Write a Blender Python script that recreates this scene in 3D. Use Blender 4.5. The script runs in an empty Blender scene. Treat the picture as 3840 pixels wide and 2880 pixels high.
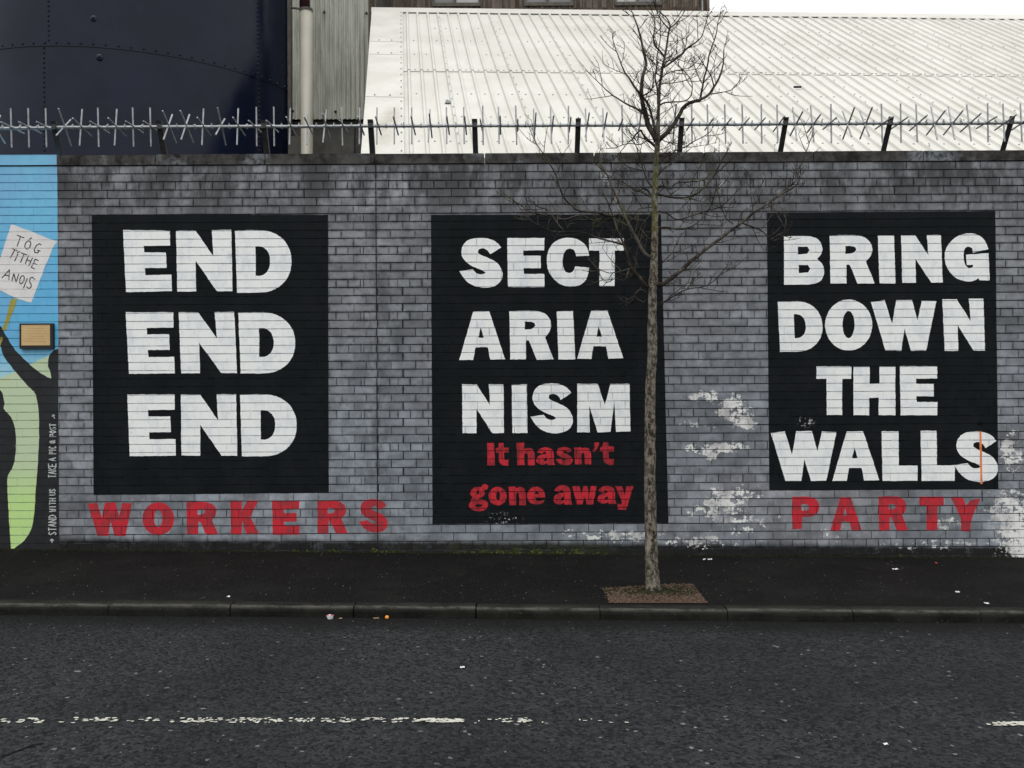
import bpy, math, random
from mathutils import Vector, Matrix
from mathutils.geometry import tessellate_polygon
R = math.radians
random.seed(7)
SC = bpy.context.scene
COL = SC.collection

# ---------------------------------------------------------------- camera
F = 3192.0                      # focal length in photograph pixels (3840 wide)
CAM = Vector((0.0, -7.79, 1.5))
ROLL = 0.0053
cr, sr = math.cos(ROLL), math.sin(ROLL)
cam_data = bpy.data.cameras.new("camera")
cam = bpy.data.objects.new("camera", cam_data); COL.objects.link(cam)
cam_data.sensor_width = 36.0
cam_data.lens = 36.0 * F / 3840.0
cam_data.clip_start = 0.05
cam_data.clip_end = 600
right = Vector((cr, 0, -sr)); up = Vector((sr, 0, cr)); back = Vector((0, -1, 0))
mw = Matrix.Identity(4)
for i in range(3):
    mw[i][0] = right[i]; mw[i][1] = up[i]; mw[i][2] = back[i]; mw[i][3] = CAM[i]
cam.matrix_world = mw
SC.camera = cam

# ---------------------------------------------------------------- sky, sun, exposure
SUN_EL, SUN_AZ = R(58), R(-15)
w = bpy.data.worlds.new("World"); SC.world = w; w.use_nodes = True
nt = w.node_tree; nt.nodes.clear()
out = nt.nodes.new("ShaderNodeOutputWorld"); bg = nt.nodes.new("ShaderNodeBackground")
sky = nt.nodes.new("ShaderNodeTexSky"); sky.sky_type = 'NISHITA'; sky.sun_disc = False
sky.sun_elevation = SUN_EL; sky.sun_rotation = math.pi + SUN_AZ
sky.air_density = 1.0; sky.dust_density = 6.0; sky.ozone_density = 1.0
mx = nt.nodes.new("ShaderNodeMix"); mx.data_type = 'RGBA'; mx.inputs[0].default_value = 0.9
mx.inputs[7].default_value = (20.5, 20.8, 21.2, 1)      # an even layer of cloud over the sky
nt.links.new(sky.outputs[0], mx.inputs[6]); 
tc = nt.nodes.new("ShaderNodeTexCoord"); sx = nt.nodes.new("ShaderNodeSeparateXYZ"); ab = nt.nodes.new("ShaderNodeMath"); ab.operation = 'MAXIMUM'
ma = nt.nodes.new("ShaderNodeMath"); ma.operation = 'MULTIPLY_ADD'; vm = nt.nodes.new("ShaderNodeVectorMath"); vm.operation = 'SCALE'
nt.links.new(tc.outputs['Generated'], sx.inputs[0]); nt.links.new(sx.outputs[2], ab.inputs[0]); ab.inputs[1].default_value = 0.0
nt.links.new(ab.outputs[0], ma.inputs[0]); ma.inputs[1].default_value = 0.60; ma.inputs[2].default_value = 0.40   # overcast sky: the zenith is brighter than the horizon
nt.links.new(mx.outputs[2], vm.inputs[0]); nt.links.new(ma.outputs[0], vm.inputs['Scale']); nt.links.new(vm.outputs[0], bg.inputs[0])
bg.inputs[1].default_value = 0.1
nt.links.new(bg.outputs[0], out.inputs[0])
sl = bpy.data.lights.new("sun", 'SUN'); sl.energy = 0.6; sl.angle = R(30); sl.color = (1, 0.97, 0.93)
sun = bpy.data.objects.new("sun", sl); COL.objects.link(sun)
sd = Vector((math.sin(SUN_AZ) * math.cos(SUN_EL), -math.cos(SUN_AZ) * math.cos(SUN_EL), math.sin(SUN_EL)))
sun.rotation_euler = sd.to_track_quat('Z', 'Y').to_euler()
SC.view_settings.view_transform = 'Standard'
try: SC.view_settings.look = 'None'
except Exception: pass
SC.view_settings.exposure = 0.0; SC.view_settings.gamma = 1.0
SC.view_settings.use_curve_mapping = False

# ---------------------------------------------------------------- pixel rays -> places
def ray(px, py):
    dx = (px - 1920) / F; dy = (1440 - py) / F
    return Vector((dx * cr + dy * sr, 1.0, -dx * sr + dy * cr))
def P(px, py, d): return CAM + ray(px, py) * d
def W(px, py):
    p = P(px, py, 7.79); return (p.x, p.z)
GS = -0.01366                                    # the street falls gently to the right
GC = -0.047
def gz(x): return GC + GS * x                     # pavement level
def rz(x): return gz(x) - 0.07                    # road level
def onplane(px, py, zf):
    r = ray(px, py); d = 5.0
    for _ in range(30):
        p = CAM + r * d
        d = (zf(p.x) - CAM.z) / r.z
    return CAM + r * d

# ---------------------------------------------------------------- mesh helpers
class MB:
    def __init__(s): s.v = []; s.f = []; s.a = {}
    def vert(s, p): s.v.append(tuple(p)); return len(s.v) - 1
    def face(s, ids): s.f.append(tuple(ids))
    def poly(s, pts): s.face([s.vert(p) for p in pts])
    def box(s, x0, x1, y0, y1, z0, z1):
        i = len(s.v)
        for z in (z0, z1):
            for (x, y) in ((x0, y0), (x1, y0), (x1, y1), (x0, y1)): s.v.append((x, y, z))
        s.f += [(i, i+3, i+2, i+1), (i+4, i+5, i+6, i+7), (i, i+1, i+5, i+4), (i+1, i+2, i+6, i+5), (i+2, i+3, i+7, i+6), (i+3, i, i+4, i+7)]
    def hexa(s, p):   # eight corners, order as box
        i = len(s.v); s.v += [tuple(q) for q in p]
        s.f += [(i, i+3, i+2, i+1), (i+4, i+5, i+6, i+7), (i, i+1, i+5, i+4), (i+1, i+2, i+6, i+5), (i+2, i+3, i+7, i+6), (i+3, i, i+4, i+7)]
    def tube(s, pts, rads, n=8, cap=True, jit=0.0):
        pts = [Vector(p) for p in pts]; rings = []
        ref = Vector((0.3, 1, 0.1)).normalized(); ph = random.random() * 6
        for k, p in enumerate(pts):
            t = (pts[min(k+1, len(pts)-1)] - pts[max(k-1, 0)])
            if t.length < 1e-9: t = Vector((0, 0, 1))
            t.normalize()
            a = t.cross(ref)
            if a.length < 1e-3: a = t.cross(Vector((1, 0, 0)))
            a.normalize(); b = t.cross(a)
            ring = []
            for j in range(n):
                an = 2 * math.pi * j / n + ph * 0
                rr = rads[k] * (1 + (random.uniform(-jit, jit) if jit else 0))
                ring.append(s.vert(p + a * (math.cos(an) * rr) + b * (math.sin(an) * rr)))
            rings.append(ring)
        for k in range(len(rings) - 1):
            for j in range(n):
                s.face((rings[k][j], rings[k][(j+1) % n], rings[k+1][(j+1) % n], rings[k+1][j]))
        if cap:
            s.face(rings[0][::-1]); s.face(rings[-1])
    def mesh(s, name, mat, smooth=False):
        me = bpy.data.meshes.new(name); me.from_pydata(s.v, [], s.f); me.update()
        if mat: me.materials.append(mat)
        for k, vals in s.a.items():
            at = me.attributes.new(k, 'FLOAT', 'POINT'); at.data.foreach_set('value', vals)
        if smooth: me.polygons.foreach_set('use_smooth', [True] * len(me.polygons))
        return me
    def build(s, name, mat, parent=None, smooth=False, **props):
        o = bpy.data.objects.new(name, s.mesh(name, mat, smooth)); COL.objects.link(o)
        if parent: o.parent = parent; o.matrix_parent_inverse = Matrix.Identity(4)
        for k, v in props.items(): o[k] = v
        return o
def empty(name, label=None, category=None, group=None, kind=None, loc=None):
    o = bpy.data.objects.new(name, None); COL.objects.link(o); o.empty_display_size = 0.2
    if label: o['label'] = label
    if category: o['category'] = category
    if group: o['group'] = group
    if kind: o['kind'] = kind
    return o

# ---------------------------------------------------------------- material helpers
class NT:
    def __init__(s, name):
        s.m = bpy.data.materials.new(name); s.m.use_nodes = True
        s.t = s.m.node_tree; s.t.nodes.clear()
        s.o = s.t.nodes.new("ShaderNodeOutputMaterial"); s.b = s.t.nodes.new("ShaderNodeBsdfPrincipled")
        s.t.links.new(s.b.outputs[0], s.o.inputs[0])
        s.pos = s.t.nodes.new("ShaderNodeNewGeometry").outputs['Position']
    def set(s, inp, v):
        if hasattr(v, 'is_linked'): s.t.links.new(v, inp)
        elif isinstance(v, (tuple, list)) and len(v) == 3 and len(inp.default_value) == 4: inp.default_value = (*v, 1)
        else: inp.default_value = v
    def math(s, op, a, b=0.0, c=0.0, clamp=False):
        n = s.t.nodes.new("ShaderNodeMath"); n.operation = op; n.use_clamp = clamp
        s.set(n.inputs[0], a); s.set(n.inputs[1], b); s.set(n.inputs[2], c); return n.outputs[0]
    def vmul(s, v, k):
        n = s.t.nodes.new("ShaderNodeVectorMath"); n.operation = 'MULTIPLY'; s.set(n.inputs[0], v); s.set(n.inputs[1], k); return n.outputs[0]
    def noise(s, scale, detail=3.0, rough=0.6, vec=None, stretch=None, dist=0.0):
        n = s.t.nodes.new("ShaderNodeTexNoise"); v = vec or s.pos
        if stretch: v = s.vmul(v, stretch)
        s.set(n.inputs['Vector'], v); n.inputs['Scale'].default_value = scale
        n.inputs['Detail'].default_value = detail; n.inputs['Roughness'].default_value = rough
        n.inputs['Distortion'].default_value = dist
        return n.outputs[0]
    def vor(s, scale, out='Distance', feature='F1', vec=None):
        n = s.t.nodes.new("ShaderNodeTexVoronoi"); n.feature = feature
        s.set(n.inputs['Vector'], vec or s.pos); n.inputs['Scale'].default_value = scale
        return n.outputs[out]
    def ramp(s, v, a, b, lo=0.0, hi=1.0):
        n = s.t.nodes.new("ShaderNodeMapRange"); n.interpolation_type = 'SMOOTHSTEP'
        s.set(n.inputs[0], v); n.inputs[1].default_value = a; n.inputs[2].default_value = b
        n.inputs[3].default_value = lo; n.inputs[4].default_value = hi; return n.outputs[0]
    def mix(s, f, a, b, mode='MIX'):
        n = s.t.nodes.new("ShaderNodeMix"); n.data_type = 'RGBA'; n.blend_type = mode
        s.set(n.inputs[0], f); s.set(n.inputs[6], a); s.set(n.inputs[7], b); return n.outputs[2]
    def attr(s, name):
        n = s.t.nodes.new("ShaderNodeAttribute"); n.attribute_name = name; return n.outputs['Fac']
    def sep(s, v, i):
        n = s.t.nodes.new("ShaderNodeSeparateXYZ"); s.set(n.inputs[0], v); return n.outputs[i]
    def sepc(s, v, i):
        n = s.t.nodes.new("ShaderNodeSeparateColor"); s.set(n.inputs[0], v); return n.outputs[i]
    def ellipse(s, cx, cz, rx, rz_):
        n = s.t.nodes.new("ShaderNodeVectorMath"); n.operation = 'SUBTRACT'; s.set(n.inputs[0], s.pos); n.inputs[1].default_value = (cx, 0, cz)
        v = s.vmul(n.outputs[0], (1 / rx, 0, 1 / rz_))
        l = s.t.nodes.new("ShaderNodeVectorMath"); l.operation = 'LENGTH'; s.set(l.inputs[0], v)
        return s.ramp(l.outputs['Value'], 0.25, 1.2, 1.0, 0.0)
    def bump(s, h, strength=0.3, dist=0.01):
        n = s.t.nodes.new("ShaderNodeBump"); n.inputs['Strength'].default_value = strength; n.inputs['Distance'].default_value = dist
        s.set(n.inputs['Height'], h); s.t.links.new(n.outputs[0], s.b.inputs['Normal'])
    def done(s, color, rough=0.7, metal=0.0, spec=0.5):
        s.set(s.b.inputs['Base Color'], color); s.set(s.b.inputs['Roughness'], rough)
        s.set(s.b.inputs['Metallic'], metal); s.set(s.b.inputs['Specular IOR Level'], spec)
        return s.m
def ellpx(n, px, py, rx, ry):
    x, z = W(px, py); return n.ellipse(x, z, rx * 7.79 / F, ry * 7.79 / F)
def flake_mask(n):
    """old white paint showing through, patches with their own shapes"""
    spots = [(2650,1490,120,45,.8),(2745,1535,90,80,1),(2620,1590,100,30,.8),(2790,1580,80,50,1),(2690,1680,170,32,1.05),(2660,1700,60,40,1),
             (2760,1850,150,60,.75),(2700,1895,110,60,.9),(2690,1915,170,40,.8),(2760,1970,160,60,.7),(2350,2010,320,40,.75),(2620,2030,180,40,.8),
             (2900,1960,140,90,.5),(3550,1965,110,40,.9),(3800,1930,150,140,.92),(3840,2030,150,120,1.05),(3790,1700,70,170,.85),(3500,2040,300,30,.6),
             (2150,2000,80,30,.7),(3080,2010,200,50,.4)]
    acc = None
    for (x, y, a, b, k) in spots:
        e = n.math('MULTIPLY', ellpx(n, x, y, a, b), k)
        acc = e if acc is None else n.math('MAXIMUM', acc, e)
    q = n.math('ADD', n.math('MULTIPLY', n.noise(9, 7, 0.72, stretch=(1, 0, 1.5)), .68), n.math('MULTIPLY', n.noise(30, 5, 0.7), .32))
    v = n.math('ADD', n.math('ADD', q, n.math('MULTIPLY', acc, 0.215)), n.math('MULTIPLY', n.attr('tone'), .05))
    return n.math('MULTIPLY', n.ramp(v, 0.685, 0.71), n.ramp(acc, 0.02, 0.1))
def soot(n):
    z = n.sep(n.pos, 2)
    top = n.ramp(z, 2.7, 3.45)
    q = n.noise(1.7, 6, 0.65, stretch=(1.4, 0, .75)); q2 = n.noise(9, 5, 0.7, stretch=(1, 0, .35))
    s1 = n.math('MULTIPLY', n.ramp(n.math('ADD', n.math('MULTIPLY', q, .6), n.math('MULTIPLY', q2, .4)), 0.40, 0.56), n.math('ADD', n.math('MULTIPLY', top, .80), 0.20))
    x = n.sep(n.pos, 0)
    jd = n.ramp(n.math('ABSOLUTE', n.math('ADD', x, 1.237)), 0.0, 0.22, 1.0, 0.0)
    s2 = n.math('MULTIPLY', jd, n.ramp(q2, .42, .6, 0, .7))
    return n.math('MAXIMUM', s1, s2)

def mat_brick():
    n = NT("grey_painted_brick")
    t = n.attr('tone'); e = n.attr('edge')
    z = n.sep(n.pos, 2)
    base = n.mix(n.ramp(z, 0.2, 3.0), (.236, .260, .290), (.206, .214, .226))
    warm = n.noise(0.55, 2, .5)
    base = n.mix(n.ramp(warm, .42, .66), base, (.234, .240, .258))
    k = n.math('ADD', n.math('MULTIPLY', t, .38), .84)
    cloud = n.noise(6.5, 4, .62)
    k = n.math('MULTIPLY', k, n.ramp(cloud, .3, .7, .66, 1.2))
    patch = n.noise(1.3, 3, .55)
    k = n.math('MULTIPLY', k, n.ramp(patch, .33, .68, .84, 1.14))
    c = n.mix(1.0, base, n.math('MULTIPLY', k, 1.0), 'MULTIPLY')
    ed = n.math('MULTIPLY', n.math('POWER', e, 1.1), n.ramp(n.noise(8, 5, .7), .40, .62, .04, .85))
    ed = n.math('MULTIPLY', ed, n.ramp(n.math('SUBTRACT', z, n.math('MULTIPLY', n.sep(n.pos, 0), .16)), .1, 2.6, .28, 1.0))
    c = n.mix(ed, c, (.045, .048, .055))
    c = n.mix(n.math('MULTIPLY', soot(n), .8), c, (.020, .020, .021))
    light = None
    for (x, y, a, b) in [(1285,1540,55,120),(1290,1650,50,80),(1530,1900,110,35),(1470,1680,60,30),(2660,1340,120,30),(2790,1180,120,30),(1500,1990,110,30),(420,1950,120,60),(620,1960,60,50)]:
        q = ellpx(n, x, y, a, b); light = q if light is None else n.math('MAXIMUM', light, q)
    c = n.mix(n.math('MULTIPLY', light, n.ramp(n.noise(12, 3, .6), .4, .62, 0, .5)), c, (.36, .39, .42))
    # green algae and grime at the foot
    foot = n.ramp(n.math('ADD', n.math('SUBTRACT', z, n.math('MULTIPLY', n.sep(n.pos, 0), GS)), n.math('MULTIPLY', n.noise(5, 4, .7), -.06)), -.01, 0.055, 1, 0)
    g = n.mix(n.math('MULTIPLY', n.ramp(n.noise(2.2, 3, .6), .4, .6), ellpx(n, 1950, 2060, 520, 300)), (.0045, .0045, .004), (.018, .021, .007))
    c = n.mix(n.math('MULTIPLY', foot, n.ramp(n.noise(7, 4, .7), .25, .5, .8, 1)), c, g)
    c = n.mix(flake_mask(n), c, n.mix(n.ramp(n.noise(4, 5, .65), .38, .6), (.44, .43, .42), (.78, .78, .75)))
    n.bump(n.math('ADD', n.noise(60, 4, .6), n.math('MULTIPLY', n.noise(300, 2), .4)), .35, .004)
    return n.done(c, n.ramp(cloud, .3, .7, .55, .8), spec=.35)
def mat_mortar():
    n = NT("grimy_mortar")
    c = n.mix(n.ramp(n.sep(n.pos, 2), 1.2, 2.9), (.050, .054, .060), (.022, .023, .025))
    c = n.mix(n.ramp(n.noise(5, 4, .7), .4, .62), c, (.012, .012, .013))
    c = n.mix(n.math('MULTIPLY', flake_mask(n), .6), c, (.4, .4, .4))
    n.bump(n.noise(90, 4), .5, .004)
    return n.done(c, .9, spec=.2)
def mat_coping():
    n = NT("sooty_concrete_coping")
    q = n.noise(5, 6, .7); q2 = n.noise(1.4, 4, .6); q3 = n.noise(22, 4, .7)
    c = n.mix(n.ramp(q, .35, .65), (.014, .013, .012), (.075, .072, .066))
    c = n.mix(n.math('MULTIPLY', n.ramp(q2, .52, .62), n.ramp(q3, .38, .55)), c, (.17, .18, .195))
    n.bump(n.noise(40, 6, .7), .6, .006)
    return n.done(c, .9, spec=.2)
def mat_black():
    n = NT("black_wall_paint")
    q = n.noise(3.5, 4, .6)
    c = n.mix(n.ramp(q, .35, .7), (.0055, .0075, .009), (.0105, .0125, .0145))
    sc = n.math('MULTIPLY', n.ramp(n.noise(26, 5, .75, stretch=(.35, 0, 1)), .71, .74), .35)
    c = n.mix(sc, c, (.3, .32, .33))
    # chips near the foot of the middle panel
    ch = n.math('MULTIPLY', ellpx(n, 1880, 1945, 80, 25), n.ramp(n.noise(45, 3, .6), .60, .63))
    ch2 = n.math('MULTIPLY', ellpx(n, 3020, 1582, 35, 22), n.ramp(n.noise(45, 3, .6), .56, .59))
    c = n.mix(n.math('MAXIMUM', ch, ch2), c, (.55, .56, .54))
    n.bump(n.noise(90, 4), .35, .003)
    return n.done(c, n.ramp(q, .3, .7, .7, .85), spec=.10)
def mat_white():
    n = NT("white_lettering_paint")
    q = n.noise(5.5, 5, .62); s = n.noise(16, 4, .7, stretch=(1.6, 0, .5))
    f = n.math('ADD', n.math('MULTIPLY', q, .65), n.math('MULTIPLY', s, .35))
    c = n.mix(n.ramp(f, .36, .56), (.73, .755, .77), (.87, .88, .85))
    c = n.mix(n.math('MULTIPLY', n.ramp(n.noise(3.2, 6, .7), .60, .72), .25), c, (.40, .44, .52))
    c = n.mix(n.math('MULTIPLY', n.ramp(n.noise(55, 4, .7), .66, .7), .5), c, (.25, .25, .25))
    n.bump(n.noise(80, 4), .3, .003)
    return n.done(c, .55, spec=.35)
def mat_red(name, dark):
    n = NT(name)
    q = n.noise(7.5, 5, .68); t = n.noise(22, 4, .7, stretch=(1.5, 0, .5))
    f = n.math('ADD', n.math('MULTIPLY', q, .6), n.math('MULTIPLY', t, .4))
    c = n.mix(n.ramp(f, .40, .58), dark, (.56, .016, .030))
    c = n.mix(n.math('MULTIPLY', n.ramp(n.noise(50, 4, .7), .68, .71), .6), c, (.1, .02, .02))
    n.bump(n.noise(80, 4), .3, .003)
    return n.done(c, .55, spec=.35)
def mat_sky_paint():
    n = NT("sky_blue_mural_paint")
    z = n.sep(n.pos, 2); x = n.sep(n.pos, 0)
    c = n.mix(n.ramp(z, 3.6, 2.2), (.185, .50, .71), (.115, .45, .72))
    c = n.mix(n.ramp(n.noise(1.1, 3, .6), .42, .62, 0, .45), c, (.19, .38, .62))
    c = n.mix(n.ramp(z, 1.95, 1.45), c, (.42, .66, .68))
    c = n.mix(n.ramp(n.noise(11, 4, .6), .4, .7, 0, .16), c, (.05, .28, .5))
    n.bump(n.noise(80, 4), .3, .003)
    return n.done(c, .5, spec=.35)
def mat_green_paint():
    n = NT("pale_green_mural_paint")
    z = n.sep(n.pos, 2)
    c = n.mix(n.ramp(z, .9, .4), (.50, .60, .40), (.50, .72, .26))
    c = n.mix(n.ramp(n.noise(6, 4, .6), .4, .7, 0, .2), c, (.40, .55, .33))
    n.bump(n.noise(80, 4), .3, .003)
    return n.done(c, .55, spec=.35)
def flat(name, col, rough=.6, spec=.4, metal=0.0, var=.25, sc=8, bump=.2, bs=60):
    n = NT(name)
    c = n.mix(n.ramp(n.noise(sc, 5, .65), .3, .7), tuple(v * (1 - var) for v in col), tuple(min(.95, v * (1 + var)) for v in col))
    if bump: n.bump(n.noise(bs, 4), bump, .004)
    return n.done(c, rough, metal, spec)
def mat_road():
    n = NT("coarse_road_asphalt")
    vc = n.vor(58, 'Color'); r1 = n.sepc(vc, 0)
    d = n.vor(58, 'Distance')
    vc2 = n.vor(160, 'Color'); r2 = n.sepc(vc2, 1)
    c = n.mix(r1, (.003, .0034, .0038), (.042, .045, .047))
    c = n.mix(n.math('MULTIPLY', r2, .30), c, (.036, .039, .040))
    c = n.mix(n.ramp(r1, .9955, .998, 0, .7), c, (.26, .26, .25))
    c = n.mix(n.ramp(n.noise(.8, 4, .6), .4, .62, 0, .35), c, (.008, .0083, .0083))
    # damp channel beside the kerb
    y = n.sep(n.pos, 1)
    wet = n.ramp(n.math('ADD', y, n.math('MULTIPLY', n.noise(2.5, 4, .6), .35)), -2.20, -1.83)
    c = n.mix(n.math('MULTIPLY', wet, .85), c, (.0048, .0046, .0041))
    h = n.math('ADD', n.math('MULTIPLY', d, -1.2), n.math('MULTIPLY', r2, .35))
    n.bump(h, 1.0, .012)
    return n.done(c, n.ramp(wet, 0, 1, .9, .8), spec=.15)
def mat_pave():
    n = NT("dark_pavement_asphalt")
    vc = n.vor(130, 'Color'); r1 = n.sepc(vc, 0)
    c = n.mix(r1, (.0028, .0027, .0025), (.0068, .0064, .0060))
    c = n.mix(n.ramp(r1, .965, .98, 0, .6), c, (.032, .030, .027))
    c = n.mix(n.ramp(n.noise(1.3, 5, .65), .45, .66, 0, .5), c, (.012, .0115, .0108))
    n.bump(n.math('ADD', n.vor(130), n.noise(40, 4)), .5, .004)
    return n.done(c, n.ramp(n.noise(2, 4), .4, .7, .8, .92), spec=.10)
def mat_kerb():
    n = NT("worn_concrete_kerb_lit_edge")
    e = n.attr('edge')
    c = n.mix(n.ramp(n.noise(4, 5, .65), .35, .65), (.006, .006, .005), (.015, .015, .0125))
    c = n.mix(n.math('MULTIPLY', n.math('POWER', e, 1.4), n.ramp(n.noise(12, 6, .75, stretch=(.5, 1, 1)), .36, .6, .15, 1)), c, (.085, .082, .072))  # worn top edge, with its lit highlight painted into the colour
    c = n.mix(n.ramp(n.noise(70, 3), .66, .7, 0, .4), c, (.11, .11, .1))
    n.bump(n.noise(70, 5), .6, .005)
    return n.done(c, .9, spec=.12)
def mat_bark():
    n = NT("grey_brown_bark")
    v = n.vor(26, 'Distance', vec=n.vmul(n.pos, (1, 1, .35)))
    q = n.noise(42, 6, .75, stretch=(1, 1, .5))
    c = n.mix(n.ramp(q, .42, .58), (.040, .032, .024), (.235, .21, .168))
    c = n.mix(n.ramp(n.noise(16, 4, .7, stretch=(1, 1, .5)), .60, .68, 0, .85), c, (.33, .30, .25))
    c = n.mix(n.ramp(n.noise(13, 4, .7), .60, .64, 0, .9), c, (.016, .013, .010))
    z = n.sep(n.pos, 2)
    lich = n.math('MULTIPLY', n.math('MULTIPLY', n.ramp(z, 2.2, 2.6), n.ramp(z, 3.1, 3.4, 1, 0)), n.ramp(n.noise(9, 4, .7), .42, .6))
    c = n.mix(n.math('MULTIPLY', lich, .6), c, (.13, .13, .035))
    c = n.mix(n.ramp(z, 2.9, 3.6, 0, .72), c, (.028, .024, .020))
    n.bump(n.math('ADD', n.math('MULTIPLY', v, .7), q), 1.0, .02)
    return n.done(c, .9, spec=.15)
def mat_branch():
    n = NT("dark_branch_bark")
    c = n.mix(n.ramp(n.noise(5, 5, .7), .46, .64), (.020, .016, .013), (.085, .075, .060))
    c = n.mix(n.ramp(n.noise(3, 4, .7), .56, .64, 0, .4), c, (.13, .125, .05))
    return n.done(c, .9, spec=.15)
def mat_tank():
    n = NT("navy_gloss_tank_paint")
    c = n.mix(n.ramp(n.noise(1.2, 5, .6), .35, .65), (.0045, .0070, .019), (.0070, .0100, .026))
    c = n.mix(n.ramp(n.noise(30, 6, .75, stretch=(1, 1, .2)), .62, .75, 0, .3), c, (.035, .04, .055))
    n.bump(n.noise(1.6, 2, .5), .10, .05)
    return n.done(c, n.ramp(n.noise(3, 4), .3, .7, .16, .26), spec=.22)
def mat_roof():
    n = NT("off_white_roof_sheet")
    c = n.mix(n.ramp(n.noise(.9, 5, .65), .35, .68), (.53, .515, .46), (.61, .595, .54))
    c = n.mix(n.ramp(n.noise(3, 6, .7, stretch=(2.2, .4, .4)), .55, .75, 0, .3), c, (.36, .34, .30))
    return n.done(c, .55, spec=.35)
def mat_corr():
    n = NT("grey_green_weathered_cladding")
    c = n.mix(n.ramp(n.noise(2.2, 5, .65, stretch=(3, 3, .5)), .35, .65), (.33, .335, .285), (.47, .475, .41))
    c = n.mix(n.ramp(n.noise(5, 6, .75, stretch=(4, 4, .35)), .58, .68, 0, .7), c, (.10, .10, .085))
    return n.done(c, .7, spec=.3)
def mat_brown():
    n = NT("rusty_brown_cladding")
    c = n.mix(n.ramp(n.noise(2.5, 6, .7, stretch=(4, 4, .4)), .35, .66), (.055, .040, .032), (.20, .165, .135))
    c = n.mix(n.ramp(n.noise(12, 5, .7, stretch=(3, 3, .25)), .56, .68, 0, .6), c, (.025, .02, .017))
    return n.done(c, .85, spec=.2)
def mat_flashing():
    n = NT("off_white_verge_flashing")
    c = n.mix(n.ramp(n.noise(2, 5, .65), .35, .68), (.53, .515, .46), (.61, .595, .54))
    x = P(1455, 480, 11.3)
    nn = n.t.nodes.new("ShaderNodeVectorMath"); nn.operation = 'SUBTRACT'; n.set(nn.inputs[0], n.pos); nn.inputs[1].default_value = x
    l = n.t.nodes.new("ShaderNodeVectorMath"); l.operation = 'LENGTH'; n.set(l.inputs[0], n.vmul(nn.outputs[0], (4.5, .8, .9)))
    st = n.math('MULTIPLY', n.ramp(l.outputs['Value'], .1, 1.0, 1, 0), n.ramp(n.noise(6, 4, .7), .3, .6, .4, 1))
    c = n.mix(n.math('MULTIPLY', st, .65), c, (.30, .26, .19))
    return n.done(c, .55, spec=.35)

M = dict(brick=mat_brick(), mortar=mat_mortar(), coping=mat_coping(), black=mat_black(), white=mat_white(),
         red=mat_red("red_wall_paint", (.27, .030, .038)), red2=mat_red("red_stencil_paint", (.22, .012, .018)), sky=mat_sky_paint(), green=mat_green_paint(),
         road=mat_road(), pave=mat_pave(), kerb=mat_kerb(), bark=mat_bark(), branch=mat_branch(), tank=mat_tank(), roof=mat_roof(),
         corr=mat_corr(), brown=mat_brown(), flash=mat_flashing(),
         figure=flat("charcoal_mural_paint", (.014, .016, .018), .55, .3),
         placard=flat("placard_white_paint", (.72, .70, .68), .6, .3, var=.06),
         ink=flat("placard_ink_paint", (.035, .036, .034), .6, .3, var=.3),
         stick=flat("olive_stick_paint", (.32, .29, .06), .6, .3, var=.15),
         chalk=flat("grey_white_marker_paint", (.48, .50, .48), .6, .3, var=.2),
         orange=flat("orange_spray_paint", (.80, .22, .06), .6, .3, var=.2),
         galv=flat("galvanised_steel", (.30, .31, .32), .5, .5, .55, .25, 20, .1),
         post=flat("dull_dark_steel", (.045, .045, .047), .6, .4, .3, .3, 20, .15),
         brass=flat("brass_plate", (.62, .43, .20), .38, .6, .55, .08, 10, .05),
         frame=flat("black_wooden_frame", (.010, .009, .008), .5, .4),
         engrave=flat("engraved_brass_line", (.34, .25, .14), .6, .3),
         pipe=flat("cream_painted_pipe", (.37, .35, .29), .4, .5, 0, .08, 2, .05),
         darkred=flat("dark_red_pipe_end", (.035, .010, .012), .5, .4),
         grime=flat("dark_grime", (.02, .02, .02), .8, .2),
         concrete=flat("grey_yard_concrete", (.11, .11, .105), .85, .2, 0, .3, 3, .3),
         shade=flat("grey_plinth_render", (.085, .083, .075), .85, .2, 0, .25, 3, .2),
         glass=flat("grey_dusty_window_glass", (.17, .17, .175), .25, .5, 0, .1, 3, 0),
         blind=flat("pale_dusty_window_pane", (.42, .41, .40), .35, .5, 0, .1, 3, 0),
         wframe=flat("weathered_brown_window_frame", (.095, .085, .07), .7, .3),
         trim=flat("pale_grey_corner_trim", (.30, .33, .33), .6, .4),
         rust=flat("rust_brown_flashing", (.075, .055, .04), .85, .2, 0, .5, 10),
         line=flat("worn_cream_line_paint", (.46, .45, .39), .8, .2, 0, .15, 30, .4, 200),
         gravel=flat("pale_gravel_chip", (.115, .078, .055), .9, .2, 0, .45, 60, .3, 200),
         bed=flat("reddish_bonded_gravel", (.062, .039, .027), .95, .15, 0, .55, 90, 1.0, 180),
         moss=flat("dark_moss_soil", (.016, .017, .008), .95, .1, 0, .5, 40, .8, 120),
         weed=flat("small_weed_leaf", (.095, .120, .032), .7, .3, 0, .4, 25, .2),
         litter=flat("white_litter_paper", (.66, .66, .66), .7, .3, 0, .08, 30),
         redink=flat("pink_red_print", (.5, .06, .07), .6, .3),
         peel=flat("orange_peel_plastic", (.70, .26, .015), .5, .5, 0, .15, 40),
         leaf=flat("dry_brown_leaf", (.30, .21, .11), .8, .2, 0, .2, 40),
         grit=flat("pale_grit", (.13, .125, .11), .9, .2, 0, .5, 30),
         dark=flat("dark_roof_debris", (.03, .03, .03), .8, .2),
         crack=flat("crack_black", (.004, .004, .004), .95, .1))

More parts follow.
